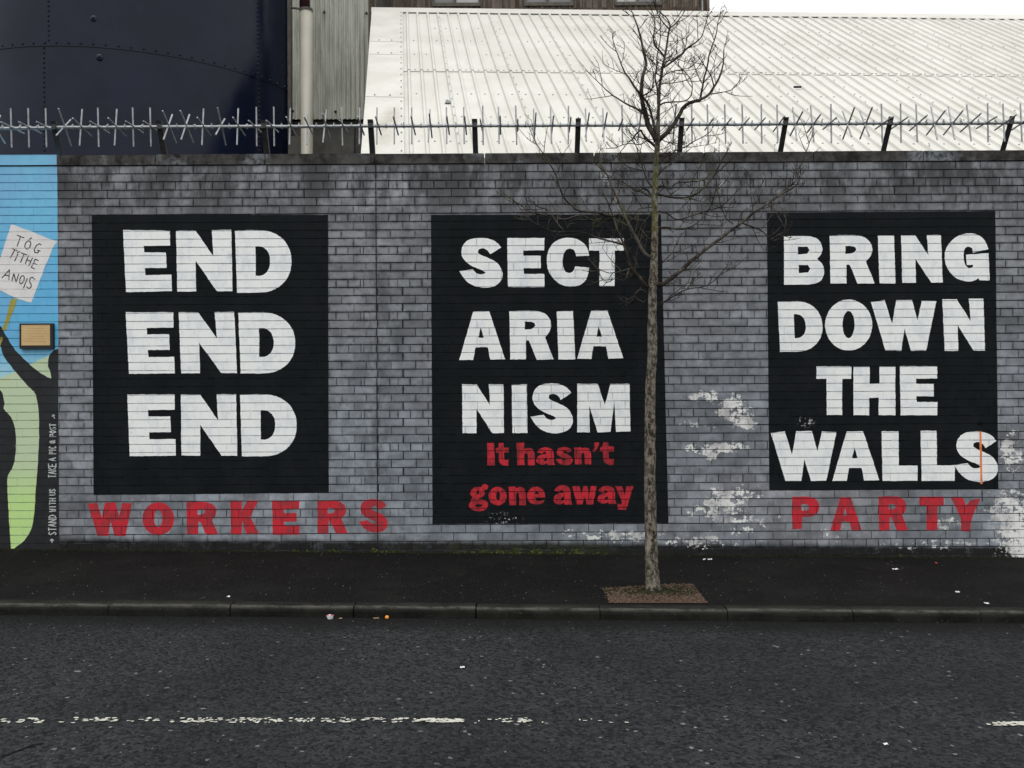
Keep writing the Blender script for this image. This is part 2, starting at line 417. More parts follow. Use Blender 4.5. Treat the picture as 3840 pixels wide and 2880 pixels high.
JOINT = {M['white']: flat("thin_white_paint_in_joints", (.50, .52, .53), .7, .2, 0, .35, 12),
         M['red']: flat("thin_red_paint_in_joints", (.16, .012, .02), .7, .2, 0, .4, 12),
         M['red2']: flat("thin_stencil_red_in_joints", (.14, .010, .015), .7, .2, 0, .5, 12),
         M['sky']: flat("thin_blue_paint_in_joints", (.10, .33, .52), .7, .2, 0, .25, 12),
         M['black']: flat("thin_black_paint_in_joints", (.010, .011, .012), .7, .1, 0, .9, 14),
         M['green']: flat("thin_green_paint_in_joints", (.36, .46, .25), .7, .2, 0, .25, 12)}
# ================================================================ GROUND, ROAD, PAVEMENT
KY = CAM.y + 5.86            # front face of the kerb
def quadsheet(name, x0, x1, y0, y1, zf, mat, nx=8, ny=2):
    b = MB()
    for j in range(ny + 1):
        for i in range(nx + 1):
            x = x0 + (x1 - x0) * i / nx; y = y0 + (y1 - y0) * j / ny; b.vert((x, y, zf(x)))
    for j in range(ny):
        for i in range(nx):
            a = j * (nx + 1) + i; b.face((a, a + 1, a + nx + 2, a + nx + 1))
    return b.build(name, mat, kind='structure')
g = quadsheet("ground", -150, 150, -150, 150, lambda x: gz(x) - 0.30, M['concrete'], 10, 10)
quadsheet("road", -60, 60, -16, KY, rz, M['road'], 40, 10)
quadsheet("pavement", -60, 60, KY + 0.123, 0.02, gz, M['pave'], 40, 4)
b = MB(); b.box(-60, 60, .25, 40, -.6, -.02)
yard = quadsheet("yard", -60, 60, 0.22, 60, lambda x: gz(x) - .02, M['concrete'], 10, 4)

kerb = empty("kerb", kind='structure')
kj = [onplane(px, 2275, gz).x for px in (398, 861, 1327.5, 1786, 2246, 2714, 3172, 3633)]
pitch = (kj[-1] - kj[0]) / 7
xs = [kj[0] - pitch * k for k in range(9, 0, -1)] + kj + [kj[-1] + pitch * k for k in range(1, 10)]
rk = random.Random(3)
for a, c in zip(xs[:-1], xs[1:]):
    a2, c2 = a + rk.uniform(.002, .006), c - rk.uniform(.002, .006)
    dz = rk.uniform(-.004, .003); dy = rk.uniform(-.006, .006)
    bb = MB(); edge = []
    prof = [(KY + .122, 0.006, 0), (KY + .035, .007, .3), (KY + .014, .003, 1), (KY + .001, -.012, .25), (KY - .004, -.03, 0), (KY - .006, -.16, 0)]
    nx = 8
    for i in range(nx + 1):
        x = a2 + (c2 - a2) * i / nx; x = min(max(x, a2), c2)
        for (y, z, e) in prof:
            j = rk.uniform(-.0022, .0022) if e > 0 else 0
            bb.vert((x, y + dy + j, gz(x) + z + dz + j)); edge.append(e)
    m = len(prof)
    for i in range(nx):
        for k in range(m - 1):
            q = i * m + k; bb.face((q, q + m, q + m + 1, q + 1))
    for i in (0, nx):
        x = a2 if i == 0 else c2
        s0 = i * m; q = [s0 + k for k in range(m)] + [bb.vert((x, KY + .122, gz(x) - .16))]; edge.append(0)
        bb.face(q if i == 0 else q[::-1])
    bb.a['edge'] = edge
    bb.build("kerb_stone", M['kerb'], kerb)
bb = MB(); bb.box(xs[0], xs[-1], KY + .01, KY + .118, -1.0, -.6)
# dark bed between the stones
bb = MB()
for i in range(40):
    x0 = xs[0] + (xs[-1] - xs[0]) * i / 40; x1 = xs[0] + (xs[-1] - xs[0]) * (i + 1) / 40
    bb.poly([(x0, KY + .02, gz(x0) - .012), (x1, KY + .02, gz(x1) - .012), (x1, KY + .121, gz(x1) - .012), (x0, KY + .121, gz(x0) - .012)])
    bb.poly([(x0, KY + .02, gz(x0) - .16), (x1, KY + .02, gz(x1) - .16), (x1, KY + .02, gz(x1) - .012), (x0, KY + .02, gz(x0) - .012)])
bb.build("kerb_bedding", M['crack'], kerb)

# ================================================================ BRICK WALL
ZT, CO = 3.515, 0.075
XM = -4.148                 # edge of the blue mural
XJ = -1.236                 # expansion joint
XL, XR = -9.0, 9.0
YM, YF = 0.0, -0.005        # mortar plane, brick fronts
wall = empty("brick_wall", "long painted brick wall with three black slogan panels and a blue mural at its left end", "wall")
bb = MB(); bb.box(XL, XR, YM, 0.215, -.5, ZT + .002); bb.build("mortar_bed", M['mortar'], wall)
rb = random.Random(11)
bricks = []   # (x0,x1,z0,z1,yf,perp)
for row in range(0, 50):
    z1 = ZT - row * CO; z0 = z1 - CO
    hdr = row % 4 == 2
    p0 = -4.03 + (-.05 if hdr else (0 if row % 2 == 0 else .1125)); pt = .1125 if hdr else .225
    k0 = math.floor((XL - p0) / pt)
    cuts = [p0 + pt * k for k in range(k0, int((XR - p0) / pt) + 2)]
    if hdr:
        cuts = [c for c in cuts if abs(c - XJ) > .085 or abs(c - XJ) > .16]
        cuts = [c for c in cuts if not (abs(c - (XJ - .054)) < .03 or abs(c - (XJ + .058)) < .03)]
        cuts += [XJ - .116, XJ, XJ + .116]
    else:
        cuts = [c for c in cuts if abs(c - XJ) > .03] + [XJ]
    cuts = sorted(cuts)
    for a, c in zip(cuts[:-1], cuts[1:]):
        if c - a < .02: continue
        zc_ = (z0 + z1) / 2; xc_ = (a + c) / 2
        hid = xc_ < XM + .05 or any(W(u0, 1300)[0] + .05 < xc_ < W(u1, 1300)[0] - .05 and W(u0, v1)[1] < zc_ < W(u0, v0)[1] for (u0, v0, u1, v1) in ((350,805,1232,1850),(1619,805,2494,1962),(2880,795,3737,1836)))
        ch_ = (.0007, .0007, .0009, .001) if hid else ((.0012, .0022, .003, .0045) if (hdr or rb.random() < (.75 if zc_ > 2.6 else .30)) else (.0008, .001, .0012))
        ga = rb.choice(ch_); gb = rb.choice(ch_)
        if abs(a - XJ) < .001: ga = .0045
        if abs(c - XJ) < .001: gb = .0045
        bricks.append((a + ga, c - gb, z0 + rb.uniform(.0034, .0048), z1 - rb.uniform(.0034, .0048), YF + rb.uniform(-.0010, .0010), row))
def brick_geo(bb, x0, x1, z0, z1, yf, tone, at, ae, ox=0, oz=0):
    bv = .0016; ins = .020; i = len(bb.v)
    for (d, y, e) in ((0, YM + .002, 1.0), (0, yf + bv, 1.0), (bv, yf, .95), (min(ins, (x1-x0)*.3), yf - .00005, 0.0)):
        for (x, z) in ((x0 + d, z0 + d), (x1 - d, z0 + d), (x1 - d, z1 - d), (x0 + d, z1 - d)):
            bb.v.append((x - ox, y, z - oz)); at.append(tone); ae.append(e)
    for l in range(3):
        for k in range(4):
            a = i + l * 4 + k; c = i + l * 4 + (k + 1) % 4
            bb.f.append((a, c, c + 4, a + 4))
    bb.f.append((i + 12, i + 13, i + 14, i + 15))
# the 300 bricks nearest the camera's axis that are whole stretchers stand as parts; they share 24 meshes
def dist(bk): return math.hypot((bk[0] + bk[1]) / 2 - CAM.x, (bk[2] + bk[3]) / 2 - CAM.z)
full = sorted([bk for bk in bricks if bk[1] - bk[0] > .2], key=dist)[:300]
fs = set(id(b_) for b_ in full)
variants = []
for k in range(24):
    vb = MB(); at, ae = [], []
    brick_geo(vb, -.1095, .1095, -.0335, .0335, YF + rb.uniform(-.0009, .0009), rb.random(), at, ae)
    vb.a = {'tone': at, 'edge': ae}; me = vb.mesh("brick", M['brick']); variants.append((me, vb.v[8][1]))
newfull = {}
for bk in full:
    me, yf = rb.choice(variants)
    o = bpy.data.objects.new("brick", me); COL.objects.link(o); o.parent = wall
    cx = (bk[0] + bk[1]) / 2; cz = (bk[2] + bk[3]) / 2
    o.location = (cx, 0, cz); newfull[id(bk)] = (cx - .1095, cx + .1095, cz - .0335, cz + .0335, yf, bk[5])
bb = MB(); at, ae = [], []
allb = []
for bk in bricks:
    if id(bk) in fs: allb.append(newfull[id(bk)]); continue
    allb.append(bk)
    brick_geo(bb, *bk[:5], rb.random(), at, ae)
bb.a = {'tone': at, 'edge': ae}
bb.build("brickwork", M['brick'], wall, kind='stuff')
byrow = {}
for bk in allb: byrow.setdefault(bk[5], []).append(bk)

# expansion joint sealant strip
bb = MB(); bb.box(XJ - .003, XJ + .003, -.0022, 0.0, -.3, ZT); bb.build("joint_sealant", M['grime'], wall)

# coping stones
cj0 = W(584, 605)[0]
cps = [cj0 + 1.003 * k for k in range(-7, 13)]
for a, c in zip(cps[:-1], cps[1:]):
    j = rb.uniform(-.003, .003); bb = MB()
    x0, x1, y0, y1, z0, z1, v = a + .004, c - .004, -.014 + j, .25, ZT + .006, ZT + .098 + rb.uniform(-.003, .003), .005
    bb.hexa([(x0+v, y0+v, z0), (x1-v, y0+v, z0), (x1-v, y1, z0), (x0+v, y1, z0), (x0+v, y0+v, z1), (x1-v, y0+v, z1), (x1-v, y1, z1), (x0+v, y1, z1)])
    # bevelled front face, proud of the body
    bb.hexa([(x0, y0, z0 - .001), (x1, y0, z0 - .001), (x1, y0 + .03, z0 - .001), (x0, y0 + .03, z0 - .001), (x0, y0 + .003, z1 - .004), (x1, y0 + .003, z1 - .004), (x1, y0 + .03, z1 + .001), (x0, y0 + .03, z1 + .001)])
    bb.build("coping_stone", M['coping'], wall)

# ---------------------------------------------------------------- paint that follows the bricks
def clip_rect(poly, x0, x1, z0, z1):
    def cl(pts, f, inter):
        o = []
        for i in range(len(pts)):
            a, c = pts[i - 1], pts[i]
            fa, fc = f(a), f(c)
            if fc:
                if not fa: o.append(inter(a, c))
                o.append(c)
            elif fa: o.append(inter(a, c))
        return o
    for ax, val, sg in ((0, x0, 1), (0, x1, -1), (1, z0, 1), (1, z1, -1)):
        if not poly: return poly
        def inter(a, c, ax=ax, val=val):
            t = (val - a[ax]) / (c[ax] - a[ax]); return (a[0] + (c[0]-a[0]) * t, a[1] + (c[1]-a[1]) * t)
        poly = cl(poly, lambda p, ax=ax, val=val, sg=sg: (p[ax] - val) * sg >= 0, inter)
    return poly
def area(p): return .5 * sum(p[i-1][0] * p[i][1] - p[i][0] * p[i-1][1] for i in range(len(p)))
def tris_of(contours):
    pl = [[Vector((x, z, 0)) for x, z in c] for c in contours]
    flat_ = [(v.x, v.y) for c in pl for v in c]
    out_ = []
    for t in tessellate_polygon(pl):
        q = [flat_[i] for i in t]
        if abs(area(q)) > 1e-8: out_.append(q if area(q) > 0 else q[::-1])
    return out_
def film(tris, layer, name, mat, parent, **props):
    """paint film on brick fronts (layer * 0.35 mm proud) and in the joints behind them"""
    bb = MB(); off = .00035 * layer; thin = []
    for t in tris:
        thin.append(len(bb.f)); bb.poly([(x, YM - .0003 - off, z) for x, z in t])
        x0 = min(p[0] for p in t); x1 = max(p[0] for p in t); z0 = min(p[1] for p in t); z1 = max(p[1] for p in t)
        for row in range(max(0, int((ZT - z1) / CO) - 1), min(49, int((ZT - z0) / CO) + 1) + 1):
            for bk in byrow.get(row, ()):
                if bk[0] > x1 or bk[1] < x0 or bk[2] > z1 or bk[3] < z0: continue
                e = .00025 * layer; ex0, ex1, ez0, ez1 = bk[0] - e, bk[1] + e, bk[2] - e, bk[3] + e
                q = clip_rect(list(t), ex0, ex1, ez0, ez1)
                if len(q) > 2 and abs(area(q)) > 1e-7:
                    yf = bk[4] - .0002 - off; ym = YM - .0003 - off
                    bb.poly([(x, yf, z) for x, z in q])
                    for i in range(len(q)):
                        a, c = q[i-1], q[i]
                        if (abs(a[0]-ex0) < 1e-6 and abs(c[0]-ex0) < 1e-6) or (abs(a[0]-ex1) < 1e-6 and abs(c[0]-ex1) < 1e-6) or (abs(a[1]-ez0) < 1e-6 and abs(c[1]-ez0) < 1e-6) or (abs(a[1]-ez1) < 1e-6 and abs(c[1]-ez1) < 1e-6):
                            thin.append(len(bb.f)); bb.poly([(a[0], yf, a[1]), (a[0], ym, a[1]), (c[0], ym, c[1]), (c[0], yf, c[1])])
    o = bb.build(name, mat, parent, **props)
    if mat in JOINT:                      # the paint is thin and dirty down in the joints
        o.data.materials.append(JOINT[mat])
        for i in thin: o.data.polygons[i].material_index = 1
    return o
def rect_film(poly, layer, name, mat, parent, **props):
    return film(tris_of([rough_edge(poly, .05, .0012)]), layer, name, mat, parent, **props)
def soften(c, lo=4, hi=52, it=2):
    for _ in range(it):
        n = len(c); o = []
        for i in range(n):
            a, p, q = c[i-1], c[i], c[(i+1) % n]
            v1 = (p[0]-a[0], p[1]-a[1]); v2 = (q[0]-p[0], q[1]-p[1])
            an = abs(math.degrees(math.atan2(v1[0]*v2[1]-v1[1]*v2[0], v1[0]*v2[0]+v1[1]*v2[1])))
            if lo < an < hi:
                o.append((p[0]-v1[0]*.25, p[1]-v1[1]*.25)); o.append((p[0]+v2[0]*.25, p[1]+v2[1]*.25))
            else: o.append(p)
        c = o
    return c
rj = random.Random(5)
def rough_edge(c, step=.03, j=.0018):
    o = []
    for i in range(len(c)):
        a, p = c[i-1], c[i]
        L = math.hypot(p[0]-a[0], p[1]-a[1]); n = int(L / step)
        for k in range(1, n + 1):
            t = k / (n + 1); nx, nz = -(p[1]-a[1]) / L, (p[0]-a[0]) / L; q = rj.uniform(-j, j)
            o.append((a[0] + (p[0]-a[0]) * t + nx * q, a[1] + (p[1]-a[1]) * t + nz * q))
        o.append((p[0] + rj.uniform(-j, j), p[1] + rj.uniform(-j, j)))
    return o

def nrm(pts, x0, y0, x1, y1): return [((x - x0) / (x1 - x0), (y - y0) / (y1 - y0)) for x, y in pts]
def arc(cx, cy, rx, ry, a0, a1, n=14, e=2.0):
    o = []
    for k in range(n + 1):
        t = R(a0 + (a1 - a0) * k / n); c_, s_ = math.cos(t), math.sin(t)
        o.append((cx + rx * math.copysign(abs(c_) ** (2/e), c_), cy + ry * math.copysign(abs(s_) ** (2/e), s_)))
    return o
GL = {}
GL['E'] = [[(0,0),(1,0),(.995,.25),(.43,.255),(.435,.36),(.90,.36),(.905,.615),(.44,.615),(.45,.73),(1,.73),(1,1),(0.02,1)]]
GL['N'] = [[(0,0),(.35,.005),(.665,.43),(.64,0),(.99,0),(1,1),(.72,1),(.345,.5),(.345,1),(.01,1)]]
GL['D'] = [[(0,.01),(.36,0)] + arc(.40,.5,.60,.5,-80,80,16,2.15) + [(.36,1),(0.02,1)], [(.36,.26)] + arc(.40,.495,.22,.24,-80,80,8,2.2) + [(.36,.73)]]
GL['S'] = [nrm([(2055,395),(1965,452),(1950,425),(1925,406),(1893,400),(1868,412),(1863,435),(1885,455),(1940,478),(2010,508),(2050,552),(2072,612),(2058,668),(2015,708),(1955,725),(1890,725),(1820,708),(1760,668),(1708,590),(1820,573),(1840,600),(1870,615),(1905,615),(1928,602),(1898,580),(1840,560),(1770,522),(1732,475),(1724,430),(1737,375),(1775,335),(1840,317),(1920,315),(1985,332),(2030,360)],1708,315,2072,725)]
GL['C'] = [nrm([(683,462),(575,468),(570,435),(553,410),(520,402),(490,415),(467,460),(463,520),(475,580),(505,606),(535,605),(557,583),(567,550),(685,560),(672,640),(630,695),(560,721),(470,714),(395,665),(346,590),(331,515),(341,430),(380,360),(440,322),(510,310),(590,324),(650,367),(678,420)],331,310,687,722)]
GL['T'] = [[(0,0),(1,0),(1,.255),(.74,.255),(.735,1),(.295,1),(.29,.255),(0,.255)]]
GL['A'] = [nrm([(1825,925),(1957,923),(2088,1322),(1965,1325),(1945,1222),(1843,1222),(1825,1328),(1708,1328)],1708,923,2088,1328), nrm([(1887,1055),(1912,1143),(1867,1143)],1708,923,2088,1328)]
GL['R'] = [nrm([(22,920),(230,915),(305,932),(355,975),(373,1030),(360,1090),(318,1140),(390,1322),(250,1325),(185,1165),(160,1165),(160,1322),(30,1322)],22,915,390,1325), nrm([(150,1008),(200,1008),(232,1020),(238,1040),(222,1065),(195,1073),(150,1075)],22,915,390,1325)]
GL['I'] = [[(0,.01),(1,0),(1,1),(0,1)]]
GL['M'] = [[(0,0),(.385,0),(.52,.43),(.625,0),(.985,0),(1,.98),(.73,.99),(.70,.33),(.63,.99),(.385,1),(.225,.46),(.235,1),(0,1)]]
GL['B'] = [nrm([(220,305),(260,297),(440,297),(515,330),(543,395),(532,450),(495,490),(540,530),(557,590),(545,650),(500,690),(420,703),(220,703)],220,297,557,703), nrm([(335,388),(415,388),(432,415),(415,448),(335,453)],220,297,557,703), nrm([(343,540),(420,540),(437,570),(420,602),(343,607)],220,297,557,703)]
GL['G'] = [nrm([(1915,410),(1785,438),(1780,403),(1750,385),(1722,395),(1708,430),(1708,500),(1725,550),(1757,568),(1783,558),(1788,538),(1735,540),(1728,455),(1915,443),(1925,668),(1840,668),(1835,650),(1790,675),(1730,680),(1650,655),(1590,602),(1556,530),(1548,460),(1565,390),(1620,325),(1690,285),(1760,275),(1835,290),(1888,337)],1548,275,1925,680)]
GL['O'] = [arc(.5,.5,.5,.5,0,352,30), arc(.498,.49,.13,.27,0,345,14)]
GL['W'] = [nrm([(940,845),(1055,830),(1115,1025),(1150,830),(1280,828),(1325,1000),(1362,832),(1482,838),(1398,1250),(1270,1250),(1218,1065),(1192,1250),(1060,1250)],940,828,1482,1250)]
GL['H'] = [[(0,0),(.385,0),(.39,.35),(.62,.35),(.62,0),(1,0),(1,1),(.6,1),(.6,.64),(.375,.64),(.375,1),(0,1)]]
GL['L'] = [[(0,0),(.47,0),(.48,.69),(1,.69),(1,1),(.03,1)]]
GL['K'] = [nrm([(1912,955),(2005,948),(2005,1035),(2055,948),(2142,948),(2078,1080),(2152,1222),(2048,1225),(2010,1115),(2005,1225),(1918,1225)],1912,948,2152,1225)]
GL['P'] = [nrm([(287,915),(430,910),(492,935),(517,990),(502,1048),(445,1080),(372,1080),(365,1180),(287,1182)],287,910,517,1182), nrm([(362,978),(405,972),(426,990),(426,1012),(408,1028),(365,1028)],287,910,517,1182)]
GL['Y'] = [nrm([(1598,915),(1702,918),(1730,985),(1770,935),(1850,928),(1768,1095),(1765,1200),(1685,1195),(1690,1085)],1598,915,1850,1200)]
GL['t'] = [[(.25,0),(.6,0),(.6,.2),(1,.2),(1,.42),(.62,.42),(.64,.72),(.78,.76),(1,.72),(.98,1),(.6,1),(.34,.92),(.22,.75),(.22,.42),(0,.42),(0,.25),(.2,.2)]]
GL['h'] = [[(0,0),(.42,0),(.42,.3),(.58,.25),(.85,.27),(1,.45),(1,1),(.63,1),(.63,.55),(.52,.46),(.42,.52),(.45,1),(.05,1)]]
GL['n'] = [[(0,.02),(.4,0),(.43,.1),(.62,0),(.88,.06),(1,.3),(1,1),(.62,1),(.62,.4),(.52,.3),(.42,.4),(.44,1),(.05,1)]]
GL['a'] = [[(.05,.30),(.22,.06),(.52,0),(.82,.08),(.93,.3),(.94,.8),(1,1),(.62,1),(.58,.9),(.4,1),(.15,.97),(0,.8),(.05,.55),(.3,.42),(.55,.39),(.50,.27),(.38,.28),(.34,.38)], [(.40,.66),(.56,.58),(.56,.76),(.44,.80)]]
GL['o'] = [arc(.5,.5,.5,.5,0,350,24), arc(.52,.5,.11,.24,0,340,10)]
GL['e'] = [[(1,.60),(.45,.62),(.52,.78),(.70,.78),(.98,.72),(.85,.92),(.55,1),(.2,.92),(0,.62),(.02,.35),(.2,.1),(.5,0),(.8,.1),(.97,.35)], [(.42,.42),(.46,.27),(.56,.24),(.62,.30),(.64,.42)]]
GL['g'] = [[(.08,.3),(.22,.14),(.5,.1),(.62,.13),(.7,.02),(.88,0),(1,.08),(.95,.2),(.8,.22),(.84,.36),(.7,.48),(.48,.53),(.65,.56),(.9,.6),(1,.75),(.9,.92),(.6,1),(.3,.98),(.05,.88),(0,.75),(.1,.62),(.13,.54),(.2,.48),(.08,.4)], [(.40,.27),(.48,.23),(.53,.33),(.46,.41),(.39,.36)], [(.30,.77),(.5,.72),(.70,.77),(.6,.84),(.38,.84)]]
GL['w'] = [[(0,0),(.3,0),(.37,.45),(.45,.0),(.62,0),(.7,.45),(.76,0),(1,0),(.86,1),(.6,1),(.5,.6),(.42,1),(.18,1)]]
GL['y'] = [[(0,0),(.38,0),(.52,.36),(.62,0),(1,0),(.78,.62),(.6,1),(.15,1),(.12,.76),(.35,.76),(.38,.66)]]
GL["'"] = [[(.3,0),(1,0),(.85,.5),(.4,1),(0,.95),(.35,.55),(.25,.4)]]

def letter(ch, q, layer, mat, parent, label):
    """q: four photograph corners TL, TR, BR, BL or a box (x0,y0,x1,y1)"""
    if len(q) == 4 and not isinstance(q[0], tuple): x0, y0, x1, y1 = q; q = ((x0,y0),(x1,y0),(x1,y1),(x0,y1))
    tl, tr, br, bl = q
    cs = []
    for c in GL[ch]:
        c = soften(c)
        cc = []
        for (u, v) in c:
            x = (tl[0]*(1-u)+tr[0]*u)*(1-v) + (bl[0]*(1-u)+br[0]*u)*v
            y = (tl[1]*(1-u)+tr[1]*u)*(1-v) + (bl[1]*(1-u)+br[1]*u)*v
            cc.append(W(x, y))
        cs.append(rough_edge(cc))
    return film(tris_of(cs), layer, "letter", mat, parent, label=label)

def panel(corners, label):
    return rect_film([W(*c) for c in corners], 1, "painted_panel", M['black'], wall, label=label)
p1 = panel([(345,805),(1231,806),(1233.5,1848),(352,1856)], "black panel with END painted three times")
p2 = panel([(1616,806.5),(2478,804),(2506.7,1961),(1622,1965)], "black panel with SECTARIANISM in white and two red lines under it")
p3 = panel([(2875,797.5),(3731.5,791.6),(3743,1834),(2884,1837.4)], "black panel reading BRING DOWN THE WALLS")
ORD = ("top", "middle", "bottom")
E3 = [(((462,863),(638,865),(645.6,1092),(470,1096)), ((661,865),(870,862),(873,1092),(664,1094)), ((881.5,863),(1094,862),(1094,1098),(886,1098))),
      (((471.5,1171),(651,1171),(656,1400),(481.5,1402)), ((671,1171),(881,1170),(890,1399),(678,1400)), ((894,1170),(1108,1171),(1108,1402),(899,1400))),
      (((478,1479),(656,1479),(660,1708),(484,1711)), ((679,1479),(888,1478),(891,1709),(679,1708)), ((900.5,1478),(1113.6,1478),(1113.6,1712),(904,1711)))]
for i, r_ in enumerate(E3):
    for ch, q in zip("END", r_): letter(ch, q, 2, M['white'], p1, f"white letter {ch} of the {ORD[i]} END")
for ch, q in [('S',(1722,892,1886.6,1079)),('E',(1902,893,2041.5,1077)),('C',(2049,890,2210.6,1077)),('T',(2209,894,2339,1074))]:
    letter(ch, q, 2, M['white'], p2, f"white letter {ch} in the row SECT")
for k, (ch, q) in enumerate([('A',(1722,1167,1894,1350)),('R',(1910,1164,2076,1349)),('I',((2087.6,1166),(2148.6,1166),(2157,1347.6),(2094,1348))),('A',(2163.6,1163.7,2337,1346))]):
    letter(ch, q, 2, M['white'], p2, f"white letter {ch} at the {'start' if k == 0 else 'end' if k == 3 else 'middle'} of the row ARIA")
for ch, q in [('N',(1733,1441,1889.6,1624)),('I',((1919,1441),(1975.5,1441),(1977.8,1624),(1921.7,1624))),('S',(1989,1437,2150,1625)),('M',(2164.5,1439.4,2363.4,1621))]:
    letter(ch, q, 2, M['white'], p2, f"white letter {ch} in the row NISM")
for ch, q in [('I',((1827,1660),(1852,1660),(1856,1745),(1828,1746))),('t',(1859.6,1661,1907.5,1746)),('h',(1937,1658,2005,1744)),('a',(2010.8,1676,2081,1743)),('S',(2084.4,1676,2147.7,1744)),('n',(2153,1677,2216.5,1741)),("'",(2222,1656,2247,1694)),('t',(2250,1656,2302,1743))]:
    letter(ch, q, 2, M['red2'], p2, f"red letter {ch if ch != chr(39) else 'apostrophe'} in the line It hasn't")
for ch, q in [('g',(1757.9,1814,1831.6,1918)),('o',(1832.5,1825,1900.3,1895)),('n',(1907,1824,1972,1894)),('e',(1975.5,1823,2044.7,1893)),('a',(2075,1818,2145,1892)),('w',(2146,1823,2237,1891)),('a',(2239,1821,2311,1889)),('y',(2307,1823,2374,1911))]:
    letter(ch, q, 2, M['red2'], p2, f"red letter {ch} in the line gone away")
for ch, q in [('B',(2939.5,884,3091,1068)),('R',(3110,881,3279.4,1064)),('I',((3291,882),(3352,882),(3357,1063),(3297,1063))),('N',((3378,882),(3529,881),(3534,1060),(3381,1061))),('G',(3540,874,3710,1057))]:
    letter(ch, q, 2, M['white'], p3, f"white letter {ch} of BRING")
for ch, q in [('D',((2915.5,1130),(3081,1128),(3087,1318),(2921,1320))),('O',(3093,1123,3270,1315)),('W',(3265,1125,3510,1315)),('N',((3532,1122),(3688,1119),(3693,1315),(3540,1316)))]:
    letter(ch, q, 2, M['white'], p3, f"white letter {ch} of DOWN")
for ch, q in [('T',(3060.6,1374,3191.7,1556)),('H',(3199.4,1375,3356.7,1557)),('E',(3373.5,1373,3513.6,1557))]:
    letter(ch, q, 2, M['white'], p3, f"white letter {ch} of THE")
for ch, q in [('W',(2889.7,1616,3136,1803)),('A',(3120,1617,3296.6,1803)),('L',(3304.7,1617,3440,1803)),('L',(3451,1615,3579,1803)),('S',(3577,1617,3743,1807))]:
    o = letter(ch, q, 2, M['white'], p3, f"white letter {ch} of WALLS")
for k, (ch, q) in enumerate([('W',(330,1884,496.4,2009.7)),('O',(534.8,1883,654,2007)),('R',(699.4,1881,819,2005)),('K',(864.4,1877,973,2004)),('E',(1021,1877,1123,2005)),('R',(1189.6,1876,1304,2001.5)),('S',(1346.5,1871,1455,1996))]):
    letter(ch, q, 1, M['red'], wall, f"red letter {ch} of WORKERS")
for ch, q in [('P',(2969.7,1861,3073.7,1984)),('A',(3113.5,1863.7,3229.7,1989)),('R',(3293.4,1860,3403.7,1989)),('T',(3447,1862,3537.6,1989)),('Y',(3562.4,1863.7,3676.4,1992.5))]:
    letter(ch, q, 1, M['red'], wall, f"red letter {ch} of PARTY")
def strokes(lines, wpx, layer, name, mat, parent, **props):
    """brush strokes given as polylines in photograph pixels"""
    ts = []; k = 0; bbs = []
    for ln in lines:
        for a, c in zip(ln[:-1], ln[1:]):
            L = math.hypot(c[0]-a[0], c[1]-a[1]) or 1
            ux, uy = (c[0]-a[0]) / L, (c[1]-a[1]) / L; h = wpx / 2; e = h * .55
            a_ = (a[0]-ux*e, a[1]-uy*e); c_ = (c[0]+ux*e, c[1]+uy*e)
            pts = [(a_[0]-uy*h, a_[1]+ux*h), (a_[0]+uy*h, a_[1]-ux*h), (c_[0]+uy*h, c_[1]-ux*h), (c_[0]-uy*h, c_[1]+ux*h)]
            p = [W(*q) for q in pts]
            if area(p) < 0: p = p[::-1]
            bbs.append(p)
    bb = MB(); n = 0
    for p in bbs:
        off = .00035 * layer + (n % 7) * .00002; n += 1
        bb.poly([(x, YM - .0003 - off, z) for x, z in p])
        x0 = min(q[0] for q in p); x1 = max(q[0] for q in p); z0 = min(q[1] for q in p); z1 = max(q[1] for q in p)
        for row in range(max(0, int((ZT - z1) / CO) - 1), min(49, int((ZT - z0) / CO) + 1) + 1):
            for bk in byrow.get(row, ()):
                if bk[0] > x1 or bk[1] < x0 or bk[2] > z1 or bk[3] < z0: continue
                q = clip_rect(list(p), bk[0] + .0004, bk[1] - .0004, bk[2] + .0004, bk[3] - .0004)
                if len(q) > 2: bb.poly([(x, bk[4] - .0002 - off, z) for x, z in q])
    return bb.build(name, mat, parent, **props)
strokes([[(3675,1619),(3677,1700),(3679,1812)]], 8, 3, "paint_drip", M['orange'], p3, label="orange vertical line across the last S of WALLS")
strokes([[(3681,1830),(3683,1880)]], 4, 2, "paint_drip", M['darkred'], wall)
strokes([[(3664,1592),(3684,1592)],[(3674,1580),(3674,1592)]], 6, 3, "paint_drip", M['crack'], p3)

# ---------------------------------------------------------------- the mural at the left
xl = XL + .05
zb = -.2
sky_p = rect_film([(xl, zb), (XM, zb), (XM, ZT - .001), (xl, ZT - .001)], 1, "mural", M['sky'], wall, label="blue protest mural with raised placard and dark figures")
bb = MB(); bb.box(xl, XM, -.0172, -.0128, ZT + .008, ZT + .099); bb.box(xl, XM, -.0172, .20, ZT + .1015, ZT + .1030)
bb.build("painted_coping_face", M['sky'], sky_p)
def mural_poly(pts, layer, name, mat, **props):
    q = rough_edge(soften([W(*p) for p in pts], 4, 60), .05, .003)
    q = [(XM if x > XM - .02 else x, z) for x, z in q]
    return film(tris_of([q]), layer, name, mat, sky_p, **props)
mural_poly([(-900,1330),(-500,1380),(-200,1440),(-40,1440),(5,1416),(60,1392),(122,1362),(149,1349),(181,1335),(215,1312),(220,1312),(218,1500),(218,2058),(-900,2058)], 2, "mural_hill", M['green'])
